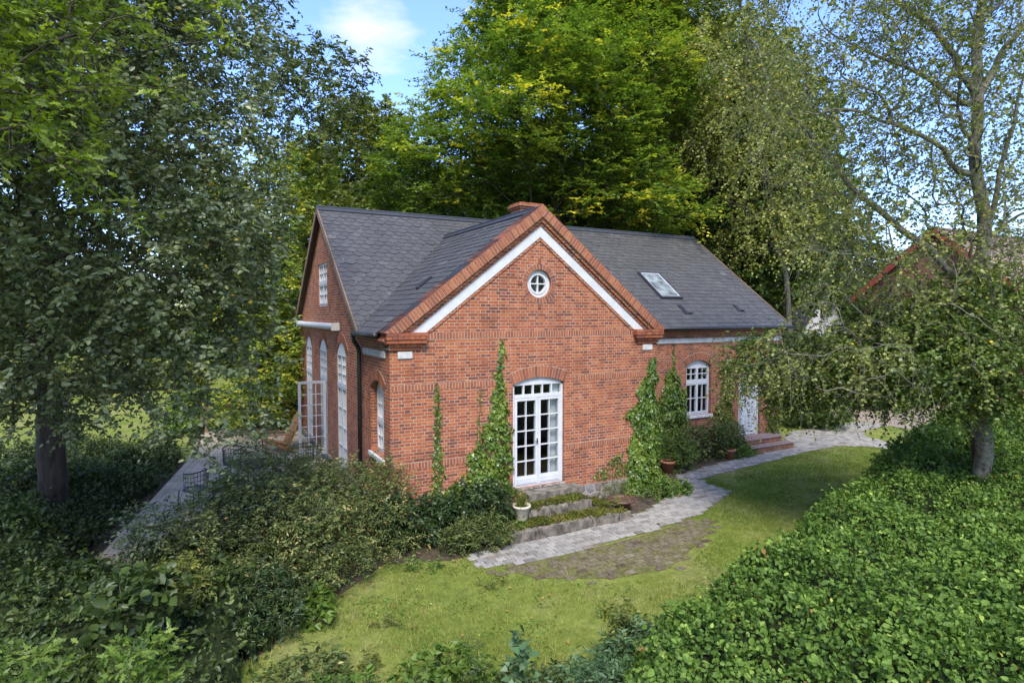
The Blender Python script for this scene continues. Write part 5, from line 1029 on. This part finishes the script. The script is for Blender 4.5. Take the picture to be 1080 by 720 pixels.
# beech behind the house
bl = []
for (u, v, d, rx, rz) in [(590, 20, 27, 4.0, 3.6), (515, 125, 25, 2.6, 2.0), (600, 120, 24, 3.6, 2.4), (660, 90, 26, 3.4, 3.0), (460, 180, 24, 2.6, 1.8), (560, 180, 25, 3.4, 1.6), (650, 188, 25.5, 3.2, 1.6), (700, 215, 24, 2.0, 1.2), (540, 40, 28, 2.4, 2.5), (640, 10, 28, 3.6, 3), (620, -80, 28, 5, 3.5), (435, 205, 25, 2.2, 1.7), (455, 150, 25, 2.0, 1.6), (425, 235, 25, 2.2, 1.0), (490, 80, 26, 1.6, 1.5), (705, 30, 28, 2.5, 2.5), (590, 60, 22.5, 2.6, 1.6), (540, 130, 21.5, 2.2, 1.3), (500, 70, 26, 1.3, 1.6), (600, 225, 26.5, 5, 1.3), (500, 230, 25.5, 3.5, 1)]:
    bl.append((tuple(at(u, v, d)), (rx, rx*.85, rz), .55))
q = at(585, 330, 26)
def beech(rg, pos, v, tt, cl, c):
    # the ends of the boughs have turned yellow
    y_ = (cl > .76) & (tt > .35); return np.where(y_, np.clip(v+.30+.25*(tt-.4), 0, 1), np.minimum(v, .8))
tp = [(q.x, q.y, G), (q.x, q.y, 2), (q.x+.1, q.y, 4.5), (q.x-.2, q.y, 7), (q.x, q.y+.2, 10), (q.x+.3, q.y, 13), (q.x, q.y, 16.5)]
thing_tree('beech_tree', 'tallest beech behind the house with yellowing bough tips', 'tree', 'big trees behind the house', (q.x, q.y, G), tp, bl, .5, 3300, 'leaf_beech', 'bark_grey', T_QUAD, k=9, L=1.0, m=16, leaf=.165, wid=.62, droop=.05, flat=.32, upn=.8, spread=1.0, tipr=.008, dmin=.45, seed=206, tintf=beech, twigs=4, leafmin=.06, expo=2.1)
# tree behind the left gable, upper left
bl = [(tuple(at(u, v, d)), (rx, rx*.9, rz), .5) for (u, v, d, rx, rz) in [(385, 165, 38, 3.4, 3.6), (360, 250, 36, 3.6, 3.2), (420, 190, 38, 2.6, 3), (340, 200, 37, 2.2, 2.5)]]
q = at(385, 340, 38)
thing_tree('dark_tree', 'distant round-crowned tree showing above the left roof ridge', 'tree', 'big trees behind the house', (q.x, q.y, G), [(q.x, q.y, G), (q.x, q.y, 3), (q.x, q.y, 7), (q.x, q.y, 11)], bl, .35, 900, 'leaf_olive', 'bark_grey', T_QUAD, k=8, L=1.1, m=12, leaf=.27, wid=.6, flat=.5, upn=.6, tipr=.012, dmin=.6, seed=207, tintf=lambda rg, pos, v, tt, cl, c: np.minimum(v-.02, .8), leafmin=.07)
# yellowish trees left of the gable
bl = [(tuple(at(u, v, d)), (rx, rx*.9, rz), .4) for (u, v, d, rx, rz) in [(290, 215, 22, 1.5, 2.0), (315, 180, 22.5, 1.3, 1.3), (285, 300, 21.5, 1.5, 1.7), (300, 375, 21, 1.3, 1.4), (255, 330, 22, 1.8, 2.2), (330, 175, 24, 1.2, 1.2), (275, 420, 21, 1.5, 1.0), (235, 240, 23, 1.6, 2.2)]]
q = at(283, 400, 22)
thing_tree('maple_tree', 'yellowish green tree just left of the left gable', 'tree', 'big trees behind the house', (q.x, q.y, G), [(q.x, q.y, G), (q.x, q.y, 2), (q.x+.1, q.y, 4), (q.x+.3, q.y, 6.5)], bl, .2, 1100, 'leaf_beech', 'bark_grey', T_QUAD, k=7, L=.65, m=10, leaf=.13, wid=.62, flat=.5, upn=.6, tipr=.008, dmin=.28, seed=208, tintf=lambda rg, pos, v, tt, cl, c: np.where(cl > .6, np.clip(v+.30, 0, .93), np.minimum(v+.12, .9)), leafmin=.04, twigs=4)
# walnut-like airy tree whose bough stands against the sky
bl = [(tuple(at(u, v, d)), (rx, rx*.9, rz), .2) for (u, v, d, rx, rz) in [(320, 75, 22, 1.4, 1.25), (358, 65, 22, 1.25, .7), (372, 100, 22, .85, .55), (345, 105, 22, 1.4, .8), (345, 150, 22, 1.1, .6), (300, 130, 22, 1.3, 1.5), (285, 70, 22, 1.4, 1.5), (300, 25, 22, .8, .8)]]
q = at(272, 420, 22)
thing_tree('walnut_tree', 'airy open-branched tree with sparse leaves against the sky left of centre', 'tree', None, (q.x, q.y, G), [(q.x, q.y, G), (q.x, q.y, 2), (q.x+.05, q.y, 4.3), (q.x+.3, q.y, 6.5), (q.x+1.0, q.y-.1, 8.6)], bl, .1, 330, 'leaf_shrub', 'bark_grey', T_LONG, k=4, L=.55, m=8, leaf=.2, wid=.42, droop=.35, upn=.5, tipr=.007, dmin=.37, seed=209, twigs=1, leafmin=.03)
# generic trees for the wood around: each its own thing, sharing two meshes
def blobs_at(c, sc, rg): return [((c[0]+rg.uniform(-1, 1)*2.2*sc, c[1]+rg.uniform(-1, 1)*2.2*sc, c[2]+rg.uniform(-1, 1)*3.4*sc), (2.6*sc, 2.6*sc, 2.1*sc), .5) for _ in range(7)]
rg_ = np.random.default_rng(5)
w1 = thing_tree('woodland_tree', 'dark full-crowned tree of the wood directly behind the chimney', 'tree', 'woodland trees behind the garden', (14.5, 19, G), [(14.5, 19, G), (14.5, 19, 3), (14.6, 19, 6), (14.4, 19, 9), (14.5, 19, 13)], blobs_at((14.5, 19, 8.6), 1.25, rg_), .4, 1300, 'leaf_dark', 'bark_grey', T_QUAD, k=8, L=1.0, m=12, leaf=.26, wid=.62, flat=.6, upn=.6, tipr=.012, dmin=.6, seed=210, leafmin=.07)
w2 = thing_tree('woodland_tree', 'mid green tree standing behind the gap between house and brick barn', 'tree', 'woodland trees behind the garden', (23.5, 21, G), [(23.5, 21, G), (23.5, 21, 2.5), (23.6, 21, 5), (23.4, 21, 8)], blobs_at((23.5, 21, 5.6), 1.1, rg_), .3, 1200, 'leaf_olive', 'bark_grey', T_QUAD, k=8, L=.9, m=12, leaf=.24, wid=.62, flat=.6, upn=.55, tipr=.012, dmin=.55, seed=211, leafmin=.07, tintf=lambda rg, pos, v, tt, cl, c: np.minimum(v-.1, .8))
def gp(u, d): q = at(u, 360, d); return (q.x, q.y)
WT = [(w1, gp(735, 33), 1.15, 1.42, 'dark tree of the wood behind the right roof slope, left of the birch foliage'), (w1, gp(785, 37), 1.25, 1.35, 'dark tree of the wood behind the birch foliage over the roof end'), (w1, gp(685, 40), 1.3, 1.3, 'dark tree deep behind the beech on its right'), (w1, gp(520, 40), 1.2, 1.1, 'dark tree deep behind the beech crown'), (w1, gp(445, 34), 1.0, .85, 'dark tree low behind the beech on its left'), (w2, gp(350, 46), 1.4, 1.25, 'green tree far behind the left gable'),
      (w2, gp(215, 66), 1.6, .85, 'far tree beyond the field, rightmost of that row'), (w1, gp(130, 70), 1.1, .58, 'far dark tree in the row beyond the field'), (w2, gp(-30, 60), 1.5, .8, 'far tree at the left end of the row beyond the field'), (w2, gp(60, 64), 1.4, .8, 'middle tree of the row beyond the field'), (w1, gp(255, 40), .9, .8, 'dark tree on the field edge left of the yellowish tree'),
      (w2, gp(838, 42), 1.25, 1.25, 'green tree behind the white gabled outbuilding on its left'), (w2, gp(885, 48), 1.3, 1.05, 'green tree behind the white gabled outbuilding on its right'), (w2, gp(945, 56), 1.4, .95, 'low tree behind the brick barn on its left'), (w1, gp(1075, 60), 1.0, .66, 'low dark tree behind the ridge of the brick barn'), (w2, gp(925, 29), .62, .42, 'small tree growing against the brick barn gable'), (w1, gp(-60, 30), .9, .9, 'dark tree beyond the field at the left edge of the picture')]
for i, (o, (x, y), s1, s2, lb) in enumerate(WT): copy_thing(o, (x, y, G), i*1.3+.4, (s1, s2), lb)
def bank(name, label, poly, h, n, leafm, seed, leaf=.2, cat='hedge'):
    def hf(x, y): return G+np.clip(poly_dist(x, y, poly)/.8, 0, 1)**.5*(h+.35*h*vnoise(x, y, 2.2, seed, 3))
    return carpet(name, label, cat, poly, hf, n, leafm, leaf, .65, seed, tpl=T_QUAD, jit=.25, upn=.5, grid=.5)
bank('shrub_bank', 'tall dark bank of shrubs close behind the house', [(-1.5, 15), (14, 15), (20, 13), (21, 16), (15, 18.5), (-1, 18.5)], 4.2, 22000, 'leaf_dark', 301)
bank('shrub_bank', 'green bank of shrubs beyond the parking place at the right', [(20.5, 7.2), (25, 4.8), (27, 6), (23.5, 9), (21, 9)], 2.6, 7000, 'leaf_olive', 302, .14)
bank('shrub_bank', 'hedge bank along the far side of the field at the left', [(-32, 30), (-3, 27), (-2, 30), (-32, 33)], 1.8, 14000, 'leaf_olive', 303, .2)
bank('shrub_bank', 'leafy bank behind the deck left of the left gable', [(-4.2, 13.2), (-.6, 13), (-.4, 15), (-4.6, 15.4)], 1.7, 7000, 'leaf_beech', 304, .12)
bank('shrub_bank', 'shrubs along the hedge behind the birch trunk at the right edge', [(12, -2.9), (14.5, -1.9), (20, -1.9), (24, -3), (20, -5.5), (13, -5)], 1.75, 9000, 'leaf_hedge', 305, .1)
rg_ = np.random.default_rng(19); n = 26000; x = rg_.uniform(-3, 12, n); y = rg_.uniform(-6.5, .3, n); kk = lawn_ok(x, y, rg_) & (vnoise(x, y, .55, 91, 3) > .28+.04*x); x, y = x[kk], y[kk]; n = len(x)
o = link('clover_patches', leaves_mesh('clover_patches', T_FOLD, np.stack([x, y, G+rg_.uniform(.02, .06, n)], 1), rg_.normal(size=(n, 3))*[1, 1, .25], np.array([0, 0, 1.0])+rg_.normal(size=(n, 3))*.3, rg_.uniform(.018, .042, n), .85, .55+rg_.normal(0, .2, n)), M['leaf_hedge']); tag(o, 'low broad-leaved weeds and clover growing in the lawn', 'weeds', kind='stuff')
for i, (x_, y_, lm, lb) in enumerate([(.75, -3.0, 'leaf_olive', 'sparse weed tuft in the lawn just left of the old cobbles'), (1.9, -4.6, 'leaf_hedge', 'weed tuft beside the yellowing shrub at the hedge corner'), (-1.1, -3.4, 'leaf_shrub', 'greyish weed tuft at the middle of the left lawn edge'), (2.1, -1.35, 'leaf_hedge', 'green weeds growing at the left end of the front stone riser'), (4.6, -1.2, 'leaf_olive', 'weeds growing on the right end of the mossy terrace'), (3.9, -.75, 'leaf_hedge', 'small green weeds in the middle of the mossy terrace'), (5.9, -.95, 'leaf_shrub', 'straggling weeds along the path between brown bowl and ivy')]):
    plant(lb, (x_, y_, (G+.08 if y_ < -1.36 else -.25)), (.24, .16, .09), 16, lm, 110+i, .055, .4, T_LONG, 'weed_tuft', L=.1, k=3, m=5, base=(x_, y_, G if y_ < -1.36 else -.36))
# fallen leaves lying about: scattered beyond counting
rg_ = np.random.default_rng(9); n = 520; x = rg_.uniform(-2.5, 9, n); y = rg_.uniform(-5.8, -.5, n); keep = (inpoly(x, y, PATH) & (rg_.uniform(0, 1, n) < .25)) | (lawn_ok(x, y, rg_) & (rg_.uniform(0, 1, n) < np.clip(.9-.25*x, .08, 1))); x, y = x[keep], y[keep]
pos = np.stack([x, y, np.full(len(x), G+.045)], 1); o = link('fallen_leaves', leaves_mesh('fallen_leaves', T_FOLD, pos, rg_.normal(size=(len(x), 3))*[1, 1, .15], np.array([0, 0, 1.0])+rg_.normal(size=(len(x), 3))*.25, rg_.uniform(.02, .075, len(x)), .6, rg_.uniform(0, 1, len(x))**1.3), M['leaf_fall']); tag(o, 'brown and yellow fallen leaves scattered on lawn and path', 'leaves', kind='stuff')
# ------------------------------------------------------------------ mossy terrace steps, pots
M['old_stone'] = plain('weathered_stone', (.15, .13, .105), .95, .6, 6, bmp=.03, spec=.15)
M['leaf_moss'] = leaf_mat('moss_leaf', [(0, (.035, .045, .012)), (.4, (.085, .105, .02)), (.75, (.17, .18, .04)), (1, (.20, .14, .07))], .2, .8, .1)
stp = empty('garden_steps', (3.3, -.8, G), 'low mossy stone terrace with two levels in front of the french door', 'steps')
def rough_block(name, lo, hi, m, par, seed=0, amp=.012, cuts=(14, 3, 3)):
    rg = np.random.default_rng(seed); bm = bmesh.new(); nx, ny, nz_ = cuts
    bmesh.ops.create_grid(bm, x_segments=1, y_segments=1, size=.5); bm.clear()
    mbx = MB(); mbx.box(lo, hi); bmesh.ops.subdivide_edges(mbx.bm, edges=[e_ for e_ in mbx.bm.edges if abs((e_.verts[0].co-e_.verts[1].co).x) > .3], cuts=nx, use_grid_fill=True)
    bmesh.ops.subdivide_edges(mbx.bm, edges=[e_ for e_ in mbx.bm.edges if abs((e_.verts[0].co-e_.verts[1].co).x) < .01], cuts=1, use_grid_fill=True)
    for v_ in mbx.bm.verts: v_.co += Vector(rg.normal(size=3)*amp)
    bm.free(); return mbx.done(name, m, par)
x = 1.85
for i, w_ in enumerate((.62, .74, .55, .7, .26)): rough_block('stone_riser', (x+.006, -1.58, G-.05), (x+w_-.006, -1.44, -.345), M['old_stone'], stp, i, .012); x += w_
x = 2.5
for i, w_ in enumerate((.6, .5, .6)): rough_block('stone_riser', (x+.006, -.95, -.45), (x+w_-.006, -.82, -.195), M['old_stone'], stp, i+9, .012); x += w_
rough_block('stone_threshold', (2.95, -.36, -.3), (4.38, -.01, -.062), M['old_stone'], stp, 20, .006)
mb = MB(); mb.box((1.9, -1.45, G), (4.65, -.03, -.385)); mb.box((2.5, -.83, -.384), (4.2, -.03, -.225)); mb.done('earth_fill', M['soil'], stp)
rg_ = np.random.default_rng(33); n = 30000; x = rg_.uniform(1.9, 4.7, n); y = rg_.uniform(-1.56, -.3, n); z = np.where((y > -.93) & (x > 2.5) & (x < 4.2), -.20, -.355)+.03*vnoise(x, y, .3, 3)
k = (rg_.uniform(0, 1, n) < np.clip(.6+.8*vnoise(x, y, .3, 7), 0, 1)) & ~((x > 2.9) & (y > -.36)); x, y, z = x[k], y[k], z[k]; n = len(x)
mo = link('moss', leaves_mesh('moss', T_QUAD, np.stack([x, y, z], 1), rg_.normal(size=(n, 3))*[1, 1, .5]+[0, 0, .35], rg_.normal(size=(n, 3))*.5+[0, 0, 1], rg_.uniform(.012, .05, n), .55, .45+.3*vnoise(x, y, .35, 5)+rg_.normal(0, .2, n)), M['leaf_moss'], stp); mo['kind'] = 'stuff'
def pot(name, label, loc, prof, m, group=None, soil_r=.12, n=24, ph=None):
    loc = Vector(loc); r = empty(name, loc, label, 'pot', group); mb = MB(); mb.lathe(loc, prof, n); mb.done('pot_body', m, r, True, recalc=True)
    mb = MB(); mb.lathe(loc, [(0, ph), (soil_r, ph)], n); mb.done('pot_soil', M['soil'], r); return r
def tuft(label, c, n, hmin, hmax, leafm, seed, spread=.5, wid=.06, name='potted_grass', cat='plant', r=.07):
    rg = np.random.default_rng(seed); pos = np.asarray(c)+np.stack([rg.normal(0, r, n), rg.normal(0, r, n), np.zeros(n)], 1); ax = np.stack([rg.normal(0, spread, n), rg.normal(0, spread, n), np.ones(n)], 1)
    root = empty(name, tuple(c), label, cat); T = (np.array([(0, -.5, 0), (0, .5, 0), (.5, .4, .03), (.5, -.4, .03), (1, 0, -.06)], float), [(0, 1, 2, 3)]); 
    T = (np.array([(0, -.5, 0), (0, .5, 0), (.6, .35, .05), (1, 0, -.05), (.6, -.35, .05)], float), [(0, 1, 2, 4), (4, 2, 3, 3)]); T = (T[0], [(0, 1, 2, 4)]); 
    link('foliage', leaves_mesh('foliage', (np.array([(0, -.5, 0), (.6, -.35, .06), (1, 0, -.08), (.6, .35, .06), (0, .5, 0)], float), [(0, 1, 2, 3, 4)]), pos, ax, rg.normal(size=(n, 3)), rg.uniform(hmin, hmax, n), wid, .4+rg.normal(0, .2, n)), M[leafm], root); return root
M['cream_pot'] = plain('cream_glazed_pot', (.50, .45, .34), .5, .15, 9); M['terracotta'] = plain('terracotta', (.36, .15, .085), .85, .25, 14, bmp=.003); M['brown_pot'] = plain('dark_brown_pot', (.10, .045, .03), .55, .3, 12)
pot('plant_pot', 'cream glazed pot with grass standing on the mossy step left of the door', (2.42, -.98, -.33), [(0, 0), (.11, 0), (.125, .03), (.165, .25), (.19, .27), (.19, .31), (.16, .31), (.155, .26)], M['cream_pot'], None, .157, 24, .27)
tuft('spiky grass growing in the cream pot', (2.42, -.98, -.06), 90, .16, .42, 'leaf_olive', 1, .35, .05)
pot('plant_pot', 'wide dark brown bowl pot on the bed right of the mossy steps', (5.0, -.95, G), [(0, 0), (.13, 0), (.15, .05), (.24, .2), (.29, .22), (.29, .27), (.25, .27), (.24, .22)], M['brown_pot'], None, .243, 24, .235)
tuft('dry dead stalks in the brown bowl pot', (5.0, -.95, G+.22), 45, .08, .2, 'leaf_fall', 2, .7, .06, 'dead_stalks', r=.1)
pot('plant_pot', 'terracotta pot standing in the plants beside the thick ivy column', (8.15, .95, G+.02), [(0, 0), (.12, 0), (.19, .27), (.21, .27), (.21, .33), (.175, .33), (.17, .28)], M['terracotta'], None, .172, 24, .29)
pot('plant_pot', 'small terracotta pot under the wall near the front door steps', (10.95, 1.28, G+.02), [(0, 0), (.10, 0), (.15, .23), (.17, .23), (.17, .28), (.14, .28), (.135, .24)], M['terracotta'], None, .137, 24, .25)
# ------------------------------------------------------------------ deck, fence, furniture
DECK = [(-4.9, .75), (-2.3, .6), (-.09, 1.9), (-.09, 12.2), (-3.15, 12.2), (-3.6, 7.6)]
dk = empty('deck', (-2, 6, G), 'weathered grey wooden deck along the left gable wall', 'deck')
ang = math.atan2(-3.6+4.9, 7.6-.75); ca, sa = math.cos(ang), math.sin(ang); k0 = 0
us = [x*ca-y*sa for x, y in DECK]; bm_n = 0; rr = random.Random(4); u = min(us)
while u < max(us):
    mb = MB(); segs = []
    # board between u and u+.14, running along the left edge; clip the polygon with two planes
    bm = bmesh.new(); vs_ = [bm.verts.new((x, y, -.3+rr.uniform(-.003, .003))) for x, y in DECK]; bm.faces.new(vs_)
    bmesh.ops.bisect_plane(bm, geom=bm.verts[:]+bm.edges[:]+bm.faces[:], plane_co=(u*ca, -u*sa, 0), plane_no=(-ca, sa, 0), clear_outer=True)
    uu = u+.138; bmesh.ops.bisect_plane(bm, geom=bm.verts[:]+bm.edges[:]+bm.faces[:], plane_co=(uu*ca, -uu*sa, 0), plane_no=(ca, -sa, 0), clear_outer=True)
    if bm.faces:
        r_ = bmesh.ops.extrude_face_region(bm, geom=bm.faces[:]); 
        for v_ in [g for g in r_['geom'] if isinstance(g, bmesh.types.BMVert)]: v_.co.z -= .03
        bmesh.ops.recalc_face_normals(bm, faces=bm.faces); me = bpy.data.meshes.new('board'); bm.to_mesh(me); auto_uv(me); link('board', me, M['deck'], dk)
    bm.free(); u += .145
mb = MB(); 
for i in range(len(DECK)):
    a, b = DECK[i], DECK[(i+1) % len(DECK)]
    if i in (0, 5, 4, 1): mb.bar((a[0], a[1], -.42), (b[0], b[1], -.42), .04, .17)
mb.done('fascia', M['deck'], dk)
fc = empty('wooden_fence', (-1.6, 12.1, G), 'low brown wooden rail fence at the far end of the deck', 'fence')
for x in (-3.0, -1.75, -.45): mb = MB(); mb.box((x-.05, 12.0, -.3), (x+.05, 12.1, .72)); mb.done('post', M['fence_wood'], fc)
for z, h in ((.60, .16), (.22, .12)): mb = MB(); mb.box((-3.2, 11.96, z-h/2), (-.2, 11.998, z+h/2)); mb.done('rail', M['fence_wood'], fc)
# reclining teak chair, facing left
def at2(c, rz):
    c = Vector(c); return lambda x, y, z: c+Vector((x*math.cos(rz)-y*math.sin(rz), x*math.sin(rz)+y*math.cos(rz), z))
tcb = Vector((-1.15, 7.9, -.285)); tk = empty('garden_chair', tcb, 'orange teak deck chair with slanted back by the open door leaf', 'chair'); T3 = at2(tcb, 3.25)
for s in (-1, 1):
    mb = MB(); mb.bar(T3(.38, s*.3, 0), T3(.38, s*.3, .5), .07, .04, (1, 0, 0)); mb.done('leg', M['teak'], tk)
    mb = MB(); mb.bar(T3(-.35, s*.27, 0), T3(.42, s*.27, .33), .03, .1); mb.done('side_rail', M['teak'], tk)
    mb = MB(); mb.bar(T3(-.42, s*.34, .48), T3(.48, s*.34, .53), .12, .025); mb.done('armrest', M['teak'], tk)
    mb = MB(); mb.bar(T3(-.22, s*.3, .08), T3(-.62, s*.3, .98), .05, .05); mb.done('back_frame', M['teak'], tk)
mb = MB()
for i in range(7): t = i/6; mb.bar(T3(.42-.66*t, -.27, .36-.18*t), T3(.42-.66*t, .27, .36-.18*t), .09, .02)
mb.done('seat', M['teak'], tk); mb = MB()
for i in range(6): y = -.25+.1*i; mb.bar(T3(-.24, y, .17), T3(-.66, y, 1.06+.06*math.sin(math.pi*i/5)), .085, .02, (1, 0, 0))
mb.done('backrest', M['teak'], tk)
# black wire garden chairs and table
def wire_chair(loc, rz, label):
    loc = Vector(loc); r = empty('metal_chair', loc, label, 'chair', 'black metal chairs on the deck'); T = at2(loc, rz)
    for sx_ in (-1, 1):
        for sy_ in (-1, 1): mb = MB(); mb.tube([T(sx_*.22, sy_*.22, .44), T(sx_*.26, sy_*.25, 0)], .011, 6); mb.done('leg', M['black'], r)
    mb = MB(); mb.lathe(loc+Vector((0, 0, .44)), [(0, .01), (.2, .005), (.245, .012), (.25, -.01), (.2, -.02), (0, -.02)], 18); mb.done('seat', M['black'], r)
    mb = MB(); arc = [T(-.25*math.cos(t), .25*math.sin(t), .86-.05*abs(math.sin(t))) for t in np.linspace(-1.75, 1.75, 15)]; mb.tube(arc, .014, 6)
    low = [T(-.235*math.cos(t), .235*math.sin(t), .46) for t in np.linspace(-1.75, 1.75, 15)]
    for a, b in zip(arc, low): mb.tube([a, b], .006, 4)
    for hh in (.25, .5, .75): mb.tube([b.lerp(a, hh) for a, b in zip(arc, low)], .006, 4)
    mb.done('backrest', M['black'], r)
wire_chair((-3.4, 2.75, -.285), 2.2, 'black metal mesh chair nearest the left edge of the deck')
wire_chair((-2.65, 1.75, -.285), 1.7, 'black metal mesh chair half hidden by the shrub at the front of the deck')
wire_chair((-2.55, 4.75, -.285), -1.1, 'black metal mesh chair on the far side of the round table')
wire_chair((-.95, 4.3, -.285), -2.9, 'black metal mesh chair nearest the tall gable windows')
tb = Vector((-2.1, 3.2, -.285)); t_ = empty('round_table', tb, 'round black metal table among the chairs on the deck', 'table'); mb = MB(); mb.lathe(tb, [(0, .72), (.5, .72), (.51, .735), (.5, .75), (0, .75)], 28); mb.done('tabletop', M['black'], t_)
for k in range(3): a = k*2.09; mb = MB(); mb.tube([tb+Vector((.1*math.cos(a), .1*math.sin(a), .72)), tb+Vector((.12*math.cos(a), .12*math.sin(a), .35)), tb+Vector((.38*math.cos(a), .38*math.sin(a), 0))], .018, 6); mb.done('leg', M['black'], t_)
# ------------------------------------------------------------------ barn and outbuilding in the background
def tile_mat():
    m, t, b = mat('old_roof_tile'); uv = N(t, 'ShaderNodeTexCoord'); k = N(t, 'ShaderNodeTexBrick'); k.offset = .0; k.inputs['Scale'].default_value = 1; k.inputs['Brick Width'].default_value = .24; k.inputs['Row Height'].default_value = .3; k.inputs['Mortar Size'].default_value = .02
    k.inputs['Color1'].default_value = (0, 0, 0, 1); k.inputs['Color2'].default_value = (1, 1, 1, 1); k.inputs['Mortar'].default_value = (.3, .3, .3, 1); t.links.new(uv.outputs['UV'], k.inputs['Vector'])
    r = ramp(t, [(0, (.17, .10, .075)), (.5, (.27, .175, .135)), (1, (.34, .25, .2))], k.outputs['Color']); n = noise(t, .9, 6, None, .7); r2 = ramp(t, [(.35, (.65, .68, .62)), (.65, (1.15, 1.1, 1.1))], n.outputs['Fac'])
    t.links.new(mixc(t, mixc(t, r.outputs[0], r2.outputs[0], 1.0, 'MULTIPLY'), (.07, .05, .04), k.outputs['Fac']), b.inputs['Base Color']); b.inputs['Roughness'].default_value = .9; return m
M['tile'] = tile_mat(); M['barn_brick'] = plain('faded_barn_brick', (.25, .125, .09), .95, .3, 5, bmp=.01, spec=.1)
bn = empty('brick_barn', (35, 5.1, G), 'red brick barn with tiled roof behind the birch', 'barn'); PB = Wall('L', 29.6)
wall(PB, [(1.35, G), (8.85, G), (8.85, 4.75), (5.1, 7.85), (1.35, 4.75)], [opening(2.4, 3.4, 1.0, 2.4, .2), opening(6.6, 7.6, 1.0, 2.4, .2), [(4.7, 4.4), (5.5, 4.4), (5.5, 5.6), (4.7, 5.6)]], .4, 'wall', M['barn_brick'], bn)
mb = MB(); mb.box((30.0, 1.35, G), (46, 1.75, 4.7)); mb.done('wall', M['barn_brick'], bn); mb = MB(); mb.box((30.0, 8.45, G), (46, 8.85, 4.7)); mb.done('wall', M['barn_brick'], bn); wall(Wall('L', 46), [(1.35, G), (8.85, G), (8.85, 4.75), (5.1, 7.85), (1.35, 4.75)], [], .4, 'wall', M['barn_brick'], bn)
for s in (-1, 1):
    mb = MB(); a = (29.3, 5.1+s*4.05, 4.52); mb.prism([a, (29.3, 5.1, 8.0), (29.3, 5.1, 8.12), (29.3, 5.1+s*4.05, 4.66)], (17.2, 0, 0)); mb.done('roof', M['tile'], bn)
    mb = MB(); mb.bar((29.26, 5.1+s*4.1, 4.52), (29.26, 5.1, 8.02), .05, .28); mb.done('verge_board', plain('red_verge_paint', (.30, .06, .04), .7, .25, 6), bn)
for (a, b) in ((2.4, 3.4), (6.6, 7.6)): window(PB, a, b, 1.0, 2.4, .2, 2, 2, 1, sill=True).parent = bn
mb = MB(); mb.tube([(29.2, 5.1, 8.13), (46.5, 5.1, 8.13)], .1, 8); mb.done('ridge_tile', M['tile'], bn)
ob_ = empty('outbuilding', (29.3, 13, G), 'small whitewashed outbuilding with dark roof beyond the house end', 'shed'); PO = Wall('F', 10.8)
wall(PO, [(27.4, G), (31.3, G), (31.3, 3.1), (29.35, 5.3), (27.4, 3.1)], [[(28.95, 3.6), (29.45, 3.6), (29.45, 4.5), (28.95, 4.5)], [(28.4, G), (29.4, G), (29.4, 1.6), (28.4, 1.6)]], .3, 'wall', M['whitewash'], ob_)
mb = MB(); wbox(mb, PO, 28.4, 29.4, G, 1.6, -.15, -.1); mb.done('door', M['wood_dark'], ob_); mb = MB(); wbox(mb, PO, 28.95, 29.45, 3.6, 4.5, -.2, -.15); mb.done('hatch', M['wood_dark'], ob_)
for x in (27.4, 31.0): mb = MB(); mb.box((x, 11.1, G), (x+.3, 18, 3.1)); mb.done('wall', M['whitewash'], ob_)
for s in (-1, 1): mb = MB(); mb.prism([(29.35+s*2.25, 10.55, 2.85), (29.35, 10.55, 5.38), (29.35, 10.55, 5.48), (29.35+s*2.25, 10.55, 2.95)], (0, 7.8, 0)); mb.done('roof', M['ridge'], ob_)
sheet('gravel_yard', [(20.5, -1.2), (28.8, -3.5), (29.2, 10.2), (24, 10.4), (21, 4.5)], G+.004, plain('gravel', (.26, .21, .165), .95, .35, 12, spec=.1))
# ------------------------------------------------------------------ descriptions of the setting
for n_, lb, ct in (('ground', 'garden ground and meadow reaching to the horizon', 'ground'), ('path_paving', 'pale grey block paved garden path winding along the house to the front door', 'path'), ('old_paving', 'patch of mossy brown cobbles beside the paved path', 'paving'), ('path_bedding', 'sandy joints under the pale paved path', 'path'), ('paving_bedding', 'mossy sand between the old brown cobbles', 'paving'), ('gravel_yard', 'bare gravel yard in front of the brick barn', 'yard'), ('soil_bed', 'dark soil under the shrubs left of the house', 'soil'), ('soil_bed.001', 'dark soil bed along the house wall right of the mossy steps', 'soil')):
    if n_ in bpy.data.objects: tag(bpy.data.objects[n_], lb, ct)
